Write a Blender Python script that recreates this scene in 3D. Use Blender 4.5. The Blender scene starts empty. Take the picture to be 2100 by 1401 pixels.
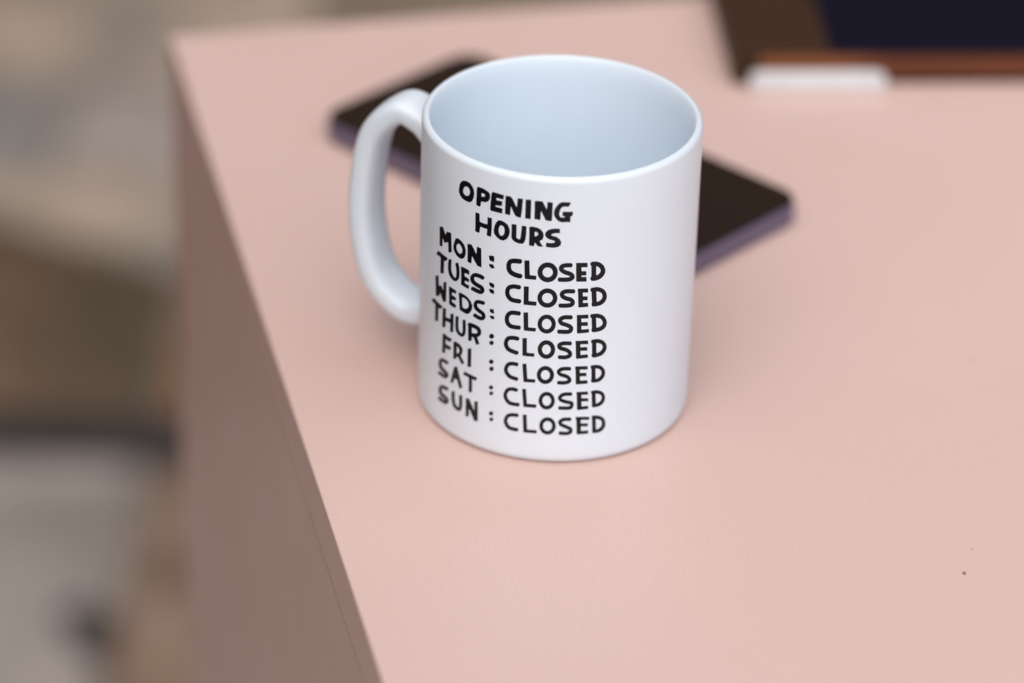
import bpy, bmesh, math, random, json
from mathutils import Vector, Matrix
from mathutils.geometry import tessellate_polygon

random.seed(7)
sc = bpy.context.scene
col = sc.collection
MM = 0.001

# ------------------------------------------------------------------ camera
cam_d = bpy.data.cameras.new('camera')
cam = bpy.data.objects.new('camera', cam_d)
col.objects.link(cam)
RIGHT = Vector((0.9991, 0.0327, 0.0256))
FWD = Vector((-0.0153, 0.8624, -0.5060)).normalized()
RIGHT = (RIGHT - RIGHT.dot(FWD) * FWD).normalized()
UP = RIGHT.cross(FWD)
rotm = Matrix((RIGHT, UP, -FWD)).transposed().to_4x4()
cam.matrix_world = Matrix.Translation(Vector((3.0173, -889.90, 539.81)) * MM) @ rotm
cam_d.sensor_width = 36.0
cam_d.lens = 120.0
cam_d.clip_start = 0.02
cam_d.clip_end = 400.0
cam_d.dof.use_dof = True
cam_d.dof.focus_distance = 0.977
cam_d.dof.aperture_fstop = 3.8
cam_d.dof.aperture_blades = 0
sc.camera = cam

# ------------------------------------------------------------------ daylight
SUN_AZ = math.radians(190)      # clockwise from +Y: behind the camera
SUN_EL = math.radians(57)
world = bpy.data.worlds.new('World')
sc.world = world
world.use_nodes = True
wn = world.node_tree
bg = wn.nodes['Background']
sky = wn.nodes.new('ShaderNodeTexSky')
sky.sky_type = 'NISHITA'
sky.sun_disc = False
sky.sun_elevation = SUN_EL
sky.sun_rotation = SUN_AZ
sky.air_density = 0.45
sky.dust_density = 5.0
wn.links.new(sky.outputs[0], bg.inputs[0])
bg.inputs[1].default_value = 0.06
sd = bpy.data.lights.new('sun', 'SUN')
sd.energy = 1.5
sd.angle = math.radians(125)
sd.color = (1.0, 0.995, 0.985)
sun = bpy.data.objects.new('sun', sd)
col.objects.link(sun)
sdir = Vector((math.sin(SUN_AZ) * math.cos(SUN_EL), math.cos(SUN_AZ) * math.cos(SUN_EL), math.sin(SUN_EL)))
sun.rotation_euler = sdir.to_track_quat('Z', 'Y').to_euler()
sun.location = sdir * 5

vs = sc.view_settings
vs.view_transform = 'Standard'
vs.look = 'None'
vs.exposure = 0.68
vs.gamma = 1.0
vs.use_curve_mapping = False

# ------------------------------------------------------------------ helpers
def link(o, parent=None):
    col.objects.link(o)
    if parent is not None:
        o.parent = parent
    return o

def obj(name, bm, m, parent=None, smooth=True, wn_=False):
    me = bpy.data.meshes.new(name)
    bmesh.ops.recalc_face_normals(bm, faces=bm.faces)
    bm.to_mesh(me)
    bm.free()
    if m is not None:
        me.materials.append(m)
    for p in me.polygons:
        p.use_smooth = smooth
    o = bpy.data.objects.new(name, me)
    if wn_:
        o.modifiers.new('weighted_normal', 'WEIGHTED_NORMAL').keep_sharp = True
    return link(o, parent)

def thing(name, label, cat, loc=(0, 0, 0), rz=0.0):
    o = bpy.data.objects.new(name, None)
    o.empty_display_size = 0.02
    o.location = loc
    o.rotation_euler = (0, 0, rz)
    o['label'] = label
    o['category'] = cat
    return link(o)

def box_bm(x0, x1, y0, y1, z0, z1, bev=0.0, seg=3, only_vertical=None):
    bm = bmesh.new()
    r = bmesh.ops.create_cube(bm, size=1)
    for v in bm.verts:
        v.co = Vector(((x0 + x1) / 2 + v.co.x * (x1 - x0), (y0 + y1) / 2 + v.co.y * (y1 - y0), (z0 + z1) / 2 + v.co.z * (z1 - z0)))
    if only_vertical:
        es = [e for e in bm.edges if abs(e.verts[0].co.z - e.verts[1].co.z) > 1e-6]
        bmesh.ops.bevel(bm, geom=es, offset=only_vertical, segments=10, affect='EDGES', profile=0.5)
    if bev:
        if only_vertical:
            es = [e for e in bm.edges if abs(e.verts[0].co.z - e.verts[1].co.z) < 1e-7
                  and any(abs(f.normal.z) > 0.9 for f in e.link_faces) and len({round(f.normal.z, 2) for f in e.link_faces}) > 1]
            bm.normal_update()
            es = [e for e in bm.edges if len(e.link_faces) == 2 and
                  (abs(e.link_faces[0].normal.z) > 0.9) != (abs(e.link_faces[1].normal.z) > 0.9)]
        else:
            es = list(bm.edges)
        bmesh.ops.bevel(bm, geom=es, offset=bev, segments=seg, affect='EDGES', profile=0.5)
    return bm

def prism_bm(poly, z0, z1, bev=0.0):
    bm = bmesh.new()
    a = [bm.verts.new((x, y, z0)) for x, y in poly]
    b = [bm.verts.new((x, y, z1)) for x, y in poly]
    bm.faces.new(a[::-1]); bm.faces.new(b)
    n = len(poly)
    for i in range(n):
        bm.faces.new((a[i], a[(i + 1) % n], b[(i + 1) % n], b[i]))
    if bev:
        bmesh.ops.bevel(bm, geom=[e for e in bm.edges], offset=bev, segments=2, affect='EDGES', profile=0.5)
    return bm

# ------------------------------------------------------------------ materials
def mat(name, base, rough=0.5, metal=0.0, spec=0.5, coat=0.0):
    m = bpy.data.materials.new(name)
    m.use_nodes = True
    b = m.node_tree.nodes['Principled BSDF']
    b.inputs['Base Color'].default_value = (*base, 1)
    b.inputs['Roughness'].default_value = rough
    b.inputs['Metallic'].default_value = metal
    b.inputs['Specular IOR Level'].default_value = spec
    b.inputs['Coat Weight'].default_value = coat
    return m, m.node_tree.nodes, m.node_tree.links, b

def noise(n, l, scale, detail=4, rough=0.6, coord='Object', stretch=None, dist=0.0):
    tc = n.new('ShaderNodeTexCoord')
    t = n.new('ShaderNodeTexNoise')
    t.inputs['Scale'].default_value = scale
    t.inputs['Detail'].default_value = detail
    t.inputs['Roughness'].default_value = rough
    t.inputs['Distortion'].default_value = dist
    if stretch:
        mp = n.new('ShaderNodeMapping')
        mp.inputs['Scale'].default_value = stretch
        l.new(tc.outputs[coord], mp.inputs[0]); l.new(mp.outputs[0], t.inputs['Vector'])
    else:
        l.new(tc.outputs[coord], t.inputs['Vector'])
    return t

def ramp(n, l, src, stops):
    r = n.new('ShaderNodeValToRGB')
    e = r.color_ramp.elements
    e[0].position, e[0].color = stops[0][0], (*stops[0][1], 1)
    e[1].position, e[1].color = stops[-1][0], (*stops[-1][1], 1)
    for p, c in stops[1:-1]:
        x = e.new(p); x.color = (*c, 1)
    l.new(src, r.inputs[0])
    return r

def bump(n, l, b, src, strength, dist):
    k = n.new('ShaderNodeBump')
    k.inputs['Strength'].default_value = strength
    k.inputs['Distance'].default_value = dist
    l.new(src, k.inputs['Height'])
    l.new(k.outputs[0], b.inputs['Normal'])
    return k

def mix(n, l, a, c, fac, mode='MIX'):
    m = n.new('ShaderNodeMix'); m.data_type = 'RGBA'; m.blend_type = mode
    if isinstance(fac, float): m.inputs['Factor'].default_value = fac
    else: l.new(fac, m.inputs['Factor'])
    l.new(a, m.inputs['A']); l.new(c, m.inputs['B'])
    return m

# pink laminate: faint mottling, fine orange-peel grain
PINK, n, l, b = mat('pink_laminate', (0.75, 0.53, 0.46), 0.36, spec=0.28)
big = noise(n, l, 5.0, 3)
r1 = ramp(n, l, big.outputs[0], [(0.3, (0.725, 0.528, 0.470)), (0.7, (0.755, 0.558, 0.500))])
fine = noise(n, l, 900.0, 3, 0.7)
r2 = ramp(n, l, fine.outputs[0], [(0.28, (0.93, 0.925, 0.925)), (0.62, (1, 1, 1))])
mx = mix(n, l, r1.outputs[0], r2.outputs[0], 1.0, 'MULTIPLY')
# sparse faint flecks of dust and grit
tc = n.new('ShaderNodeTexCoord'); vo = n.new('ShaderNodeTexVoronoi'); vo.inputs['Scale'].default_value = 55.0
l.new(tc.outputs['Object'], vo.inputs['Vector'])
fl = ramp(n, l, vo.outputs['Distance'], [(0.02, (0.66, 0.58, 0.56)), (0.045, (1, 1, 1))])
sel = n.new('ShaderNodeSeparateColor'); l.new(vo.outputs['Color'], sel.inputs[0])
pick = n.new('ShaderNodeMath'); pick.operation = 'GREATER_THAN'; pick.inputs[1].default_value = 0.72
l.new(sel.outputs[0], pick.inputs[0])
one = n.new('ShaderNodeRGB'); one.outputs[0].default_value = (1, 1, 1, 1)
f2 = mix(n, l, one.outputs[0], fl.outputs[0], pick.outputs[0])
m2 = mix(n, l, mx.outputs['Result'], f2.outputs['Result'], 1.0, 'MULTIPLY')
l.new(m2.outputs['Result'], b.inputs['Base Color'])
smu = noise(n, l, 14.0, 4, 0.6, dist=0.8)
rr = ramp(n, l, smu.outputs[0], [(0.35, (0.31, 0.31, 0.31)), (0.68, (0.43, 0.43, 0.43))])
l.new(rr.outputs[0], b.inputs['Roughness'])
bump(n, l, b, fine.outputs[0], 0.2, 0.0004)

CERAMIC, n, l, b = mat('white_ceramic', (0.775, 0.87, 0.95), 0.36, spec=0.4, coat=0.12)
b.inputs['Coat Roughness'].default_value = 0.3
t = noise(n, l, 60.0, 2)
bump(n, l, b, t.outputs[0], 0.03, 0.0005)

INK, n, l, b = mat('black_ink', (0.003, 0.004, 0.008), 0.32, spec=0.3)

GLASS, n, l, b = mat('dark_glass', (0.017, 0.0125, 0.010), 0.08, spec=0.35)
t = noise(n, l, 35.0, 4, dist=1.0)
r = ramp(n, l, t.outputs[0], [(0.35, (0.06, 0.06, 0.06)), (0.75, (0.2, 0.2, 0.2))])
l.new(r.outputs[0], b.inputs['Roughness'])
LILAC, n, l, b = mat('lilac_metal', (0.165, 0.135, 0.215), 0.38, metal=0.35)
t = noise(n, l, 400.0, 2)
bump(n, l, b, t.outputs[0], 0.05, 0.0002)
BLACKP, n, l, b = mat('black_plastic', (0.015, 0.014, 0.015), 0.5)

LEATHER, n, l, b = mat('brown_leather', (0.10, 0.05, 0.025), 0.5, spec=0.15)  # leather side; also colours the strip that stands for a reflection
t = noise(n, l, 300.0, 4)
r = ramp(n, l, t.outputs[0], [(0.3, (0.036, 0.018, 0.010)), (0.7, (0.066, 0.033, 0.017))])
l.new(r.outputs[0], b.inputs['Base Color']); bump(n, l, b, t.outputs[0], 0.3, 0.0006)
NAVY, n, l, b = mat('navy_cloth', (0.006, 0.006, 0.016), 0.6, spec=0.1)
t = noise(n, l, 500.0, 3)
r = ramp(n, l, t.outputs[0], [(0.3, (0.0035, 0.0035, 0.011)), (0.7, (0.007, 0.007, 0.019))])
l.new(r.outputs[0], b.inputs['Base Color']); bump(n, l, b, t.outputs[0], 0.3, 0.0004)
KRAFT, n, l, b = mat('kraft_page_edge', (0.30, 0.12, 0.06), 0.6, spec=0.2)
t = noise(n, l, 12.0, 3, stretch=(1, 1, 60))
r = ramp(n, l, t.outputs[0], [(0.35, (0.10, 0.032, 0.018)), (0.65, (0.20, 0.068, 0.028))])
tc = n.new('ShaderNodeTexCoord'); sx = n.new('ShaderNodeSeparateXYZ'); l.new(tc.outputs['Object'], sx.inputs[0])
g = ramp(n, l, sx.outputs[0], [(0.040, (1, 1, 1)), (0.058, (0, 0, 0))])
tan = n.new('ShaderNodeRGB'); tan.outputs[0].default_value = (0.33, 0.12, 0.048, 1)
mx = mix(n, l, r.outputs[0], tan.outputs[0], g.outputs[0])       # glossy orange highlight painted into the page edges near the left end
l.new(mx.outputs['Result'], b.inputs['Base Color'])
WHITEP, n, l, b = mat('white_plastic', (0.72, 0.72, 0.73), 0.45)
t = noise(n, l, 90.0, 3)
r = ramp(n, l, t.outputs[0], [(0.3, (0.72, 0.75, 0.78)), (0.7, (0.80, 0.83, 0.86))])
l.new(r.outputs[0], b.inputs['Base Color'])

def stone(name, c0, c1, c2, scale=6.0):
    m, n, l, b = mat(name, c0, 0.8, spec=0.25)
    t = noise(n, l, scale, 5, 0.55, dist=0.4)
    r = ramp(n, l, t.outputs[0], [(0.32, c0), (0.5, c1), (0.68, c2)])
    t2 = noise(n, l, 140.0, 4)
    r2 = ramp(n, l, t2.outputs[0], [(0.3, (0.75, 0.75, 0.75)), (0.7, (1, 1, 1))])
    mx = mix(n, l, r.outputs[0], r2.outputs[0], 1.0, 'MULTIPLY')
    l.new(mx.outputs['Result'], b.inputs['Base Color'])
    bump(n, l, b, t2.outputs[0], 0.4, 0.003)
    return m
GREY = stone('grey_stone', (0.31, 0.28, 0.25), (0.49, 0.445, 0.41), (0.62, 0.55, 0.49), 9.0)
BEIGE = stone('beige_stone', (0.30, 0.275, 0.245), (0.50, 0.42, 0.335), (0.66, 0.54, 0.42), 8.0)
PALE = stone('pale_stone', (0.36, 0.34, 0.32), (0.48, 0.44, 0.40), (0.56, 0.50, 0.44), 6.0)
SLATE = stone('slate_stone', (0.21, 0.215, 0.21), (0.31, 0.30, 0.285), (0.44, 0.40, 0.36), 5.0)
BROWN = stone('brown_stone', (0.085, 0.07, 0.05), (0.18, 0.125, 0.08), (0.33, 0.22, 0.13), 8.0)
RUST = stone('rusty_stone', (0.22, 0.125, 0.06), (0.32, 0.17, 0.075), (0.38, 0.20, 0.09), 5.0)
OLIVE = stone('olive_stone', (0.22, 0.185, 0.135), (0.30, 0.25, 0.19), (0.38, 0.31, 0.24), 5.0)
TAN = stone('tan_stone', (0.28, 0.20, 0.14), (0.38, 0.27, 0.20), (0.46, 0.34, 0.26), 7.0)
MORTAR = stone('mortar', (0.22, 0.20, 0.175), (0.28, 0.25, 0.22), (0.33, 0.30, 0.26), 20.0)
DARKM, n, l, b = mat('dark_iron', (0.03, 0.031, 0.034), 0.6)
STAIN, n, l, b = mat('dark_stain', (0.075, 0.066, 0.062), 0.7)
SPECK, n, l, b = mat('dark_crumb', (0.26, 0.17, 0.15), 0.8)
MDF, n, l, b = mat('dark_glue_line', (0.43, 0.29, 0.245), 0.8)
SHADE_TIMBER, n, l, b = mat('shade_timber', (0.24, 0.14, 0.08), 0.7)
t = noise(n, l, 8.0, 4, stretch=(6, 6, 0.5))
r = ramp(n, l, t.outputs[0], [(0.3, (0.11, 0.042, 0.022)), (0.7, (0.22, 0.085, 0.04))])
l.new(r.outputs[0], b.inputs['Base Color'])
EARTH, n, l, b = mat('earth', (0.16, 0.14, 0.12), 0.9)
t = noise(n, l, 2.0, 5)
r = ramp(n, l, t.outputs[0], [(0.3, (0.10, 0.09, 0.075)), (0.7, (0.22, 0.19, 0.165))])
l.new(r.outputs[0], b.inputs['Base Color'])

# ------------------------------------------------------------------ the ground
ZF = -0.72                       # paving level below the counter top (z = 0)
gb = bmesh.new()
for x, y in ((-60, -60), (60, -60), (60, 60), (-60, 60)):
    gb.verts.new((x, y, ZF - 0.07))
gb.faces.new(gb.verts)
ground = obj('ground', gb, EARTH, smooth=False)
ground['kind'] = 'structure'

def slab(x0, x1, y0, y1, m, dz=0.0):
    bm = box_bm(x0, x1, y0, y1, ZF - 0.06, ZF + dz, 0.006, 2)
    return obj('paving_slab', bm, m, ground)
# courses of stone slabs running along x; each (y0, y1, material cycle)
courses = [(-1.3, -0.72, [BEIGE, GREY]), (-0.71, -0.12, [GREY, BEIGE]), (-0.11, 0.48, [GREY, GREY, BEIGE]), (0.49, 1.078, [GREY, TAN]),
           (1.142, 1.415, None), (1.423, 1.492, None), (1.50, 1.668, [SLATE, GREY]), (1.676, 1.95, [BEIGE, OLIVE]), (1.96, 2.30, [GREY, BEIGE])]
joint = {3: -0.272, 4: -0.285, 5: -0.33, 6: -0.41}     # where the joint nearest the counter falls in these courses
for ci, (y0, y1, ms) in enumerate(courses):
    if ms is None: continue
    xs = [joint.get(ci, -0.35 + 0.13 * (ci % 3))]
    while xs[-1] < 1.7: xs.append(xs[-1] + 0.55 + 0.2 * random.random())
    xs.insert(0, xs[0] - 0.62)
    for k in range(len(xs) - 1):
        slab(xs[k], xs[k + 1] - 0.009, y0, y1, ms[k % len(ms)], random.uniform(-0.002, 0.002))
def cut_slab(poly, m):           # slabs with a skewed joint between them
    return obj('paving_slab', prism_bm(poly, ZF - 0.06, ZF + random.uniform(-0.001, 0.002), 0.004), m, ground)
cut_slab([(-0.90, 1.142), (-0.285, 1.142), (-0.285, 1.337), (-0.46, 1.420), (-0.90, 1.426)], BROWN)
cut_slab([(-0.90, 1.434), (-0.458, 1.428), (-0.285, 1.345), (-0.285, 1.492), (-0.90, 1.492)], BEIGE)
cut_slab([(-0.277, 1.142), (0.40, 1.142), (0.40, 1.30), (-0.277, 1.332)], RUST)
cut_slab([(-0.277, 1.340), (0.40, 1.308), (0.40, 1.492), (-0.277, 1.492)], PALE)
cut_slab([(0.41, 1.142), (1.10, 1.142), (1.10, 1.492), (0.41, 1.492)], BEIGE)
cut_slab([(1.11, 1.142), (1.80, 1.142), (1.80, 1.492), (1.11, 1.492)], GREY)
def stain(cx, cy, rx, ry, ang, m):
    pts = []
    for i in range(28):
        a = 2 * math.pi * i / 28
        r = 1 + 0.14 * math.sin(3 * a + cx * 40) + 0.1 * math.sin(5 * a + cy * 30)
        x, y = rx * r * math.cos(a), ry * r * math.sin(a)
        pts.append((cx + x * math.cos(ang) - y * math.sin(ang), cy + x * math.sin(ang) + y * math.cos(ang)))
    return obj('stain', prism_bm(pts, ZF - 0.002, ZF + 0.0045), m, ground, smooth=False)
stain(-0.290, 0.874, 0.017, 0.030, 0.35, STAIN)
stain(-0.247, 0.940, 0.013, 0.026, 0.1, BROWN)
for y0, y1 in ((-1.3, 1.0781), (1.1421, 2.3)):
    obj('mortar', box_bm(-1.05, 1.9, y0 + 0.002, y1 - 0.002, ZF - 0.068, ZF - 0.006), MORTAR, ground, smooth=False)
channel = obj('drain_channel', box_bm(-0.95, 2.4, 1.078, 1.142, ZF - 0.065, ZF - 0.005), DARKM, ground, smooth=False)

# ------------------------------------------------------------------ added out-of-view boarding on two sides, shaped to cut sky light and darken reflections
shade_wall = bpy.data.objects.new('shade_wall', None); link(shade_wall); shade_wall['kind'] = 'structure'
def shade_board(x0, x1, y0, y1, z1):
    obj('shade_board', box_bm(x0, x1, y0, y1, ZF, z1, 0.004, 1), SHADE_TIMBER, shade_wall, smooth=False)
bw = 0.24
WX = -0.85
for i in range(16):
    x = WX + 0.003 + i * bw
    shade_board(x + 0.002, x + bw - 0.002, 2.3 + 0.003 * (i % 3), 2.34, 1.35)
for i in range(15):
    y = -1.30 + i * bw
    shade_board(WX - 0.04, WX - 0.003 * (i % 3), y + 0.002, y + bw - 0.002, 1.1)

# ------------------------------------------------------------------ the counter
PHI = 0.2583
CX, CY = -146.06 * MM, 242.19 * MM
LX, LY, HT = 1.15, 0.80, 0.72
counter = thing('pink_counter', 'pink laminate counter with a square corner, carrying the white mug', 'counter', (CX, CY, 0), PHI)
T = 0.018
# local axes: +x runs along the back edge, -y towards the camera
obj('top_panel', box_bm(0, LX, -LY, 0, -T, 0, 0.0006, 3), PINK, counter, wn_=True)
g = 0.0005
def panel(name, x0, x1, y0, y1):
    return obj(name, box_bm(x0, x1, y0, y1, -HT, -T - g, 0.0004, 2), PINK, counter, wn_=True)
panel('side_panel', 0.0004, T, -LY + 0.0004, -0.0004)
panel('side_panel', LX - T, LX - 0.0004, -LY + 0.0004, -0.0004)
panel('back_panel', T + 0.0003, LX - T - 0.0003, -T, -0.0004)
panel('front_panel', T + 0.0003, LX - T - 0.0003, -LY + 0.0004, -LY + T)

obj('joint_strip', box_bm(-0.00004, T - 0.0006, -LY + 0.001, -0.001, -T - g + 0.00002, -T - 0.00002), MDF, counter, smooth=False)
inv = Matrix.Rotation(-PHI, 4, 'Z') @ Matrix.Translation((-CX, -CY, 0))
p = inv @ Vector((118.1 * MM, -89.3 * MM, 0))
obj('speck', prism_bm([(p.x + 0.0005 * math.cos(a * 0.9), p.y + 0.0007 * math.sin(a * 0.9)) for a in range(7)], -0.0002, 0.0003), SPECK, counter, smooth=False)

# ------------------------------------------------------------------ the mug
mug = thing('mug', 'white ceramic mug printed OPENING HOURS with every day CLOSED, standing on the pink counter', 'mug')
RO, RI, H = 41.0, 37.9, 95.0
prof = []
def arc(cx, cz, r, a0, a1, n):
    for i in range(n + 1):
        a = math.radians(a0 + (a1 - a0) * i / n)
        prof.append((cx + r * math.cos(a), cz + r * math.sin(a)))
prof += [(0.0, 1.6), (33.5, 1.6)]
arc(35.2, 1.4, 1.4, 200, 270, 4)
arc(37.8, 3.2, 3.2, -90, 0, 8)
prof += [(RO, 8), (RO, 20), (RO, 35), (RO, 50), (RO, 65), (RO, 80)]
arc(RO - 1.7, H - 1.7, 1.7, 0, 90, 8)
for i in range(1, 11):            # long soft inner lip
    a = math.radians(9 * i)
    prof.append((RI + 1.35 * (1 - math.sin(a)), H - 7.0 * (1 - math.cos(a))))
prof += [(RI, 80), (RI, 60), (RI, 40), (RI, 20)]
arc(RI - 9, 15, 9, 0, -90, 8)
prof += [(0.0, 6.0)]
bm = bmesh.new()
NS = 160
rings = []
for r, z in prof:
    if r < 1e-6:
        rings.append([bm.verts.new((0, 0, z * MM))])
    else:
        rings.append([bm.verts.new((r * MM * math.cos(2 * math.pi * i / NS), r * MM * math.sin(2 * math.pi * i / NS), z * MM)) for i in range(NS)])
for a, c in zip(rings, rings[1:]):
    for i in range(NS):
        j = (i + 1) % NS
        if len(a) == 1: bm.faces.new((a[0], c[i], c[j]))
        elif len(c) == 1: bm.faces.new((a[i], a[j], c[0]))
        else: bm.faces.new((a[i], a[j], c[j], c[i]))
body = obj('body', bm, CERAMIC, mug)

# handle: elliptical section swept along a D-shaped path in a plane through the axis
HA = 0.436
path = [(39.6, 79.5), (45.5, 83.2), (52.5, 84.2), (61.0, 75.0), (64.3, 58.5), (64.4, 42.0), (60.0, 26.0), (49.5, 17.6), (39.6, 20.0)]
def catmull(P, n):
    Q = [(2 * P[0][0] - P[1][0], 2 * P[0][1] - P[1][1])] + P + [(2 * P[-1][0] - P[-2][0], 2 * P[-1][1] - P[-2][1])]
    o = []
    for i in range(1, len(Q) - 2):
        for k in range(n):
            t = k / n
            o.append(tuple(0.5 * (2 * Q[i][d] + (Q[i + 1][d] - Q[i - 1][d]) * t + (2 * Q[i - 1][d] - 5 * Q[i][d] + 4 * Q[i + 1][d] - Q[i + 2][d]) * t * t
                               + (3 * Q[i][d] - 3 * Q[i + 1][d] + Q[i + 2][d] - Q[i - 1][d]) * t ** 3) for d in (0, 1)))
    o.append(P[-1])
    return o
cl = catmull(path, 8)
dr = Vector((-math.cos(HA), math.sin(HA), 0)); nr = Vector((math.sin(HA), math.cos(HA), 0)); zz = Vector((0, 0, 1))
bm = bmesh.new()
rg = []
NH = 36
for i, (r, z) in enumerate(cl):
    a = cl[max(i - 1, 0)]; c = cl[min(i + 1, len(cl) - 1)]
    tx, tz = c[0] - a[0], c[1] - a[1]
    q = math.hypot(tx, tz); tx /= q; tz /= q
    if i == 0: tx, tz = 1.0, 0.0
    if i == len(cl) - 1: tx, tz = -1.0, 0.0
    n2 = Vector((0, 0, 0)) + dr * tz - zz * tx
    s = min(i, len(cl) - 1 - i) / 9.0
    fl = 1 + 0.16 * max(0, 1 - s) ** 2
    ww, th = 14.6 * fl, 8.0 * fl
    ring = []
    for k in range(NH):
        f = 2 * math.pi * k / NH
        cs, sn = math.cos(f), math.sin(f)
        e = 0.66
        ring.append(bm.verts.new((dr * r + zz * z + n2 * (th / 2 * math.copysign(abs(cs) ** e, cs)) + nr * (ww / 2 * math.copysign(abs(sn) ** e, sn))) * MM))
    rg.append(ring)
for a, c in zip(rg, rg[1:]):
    for k in range(NH):
        bm.faces.new((a[k], a[(k + 1) % NH], c[(k + 1) % NH], c[k]))
obj('handle', bm, CERAMIC, mug)

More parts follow.
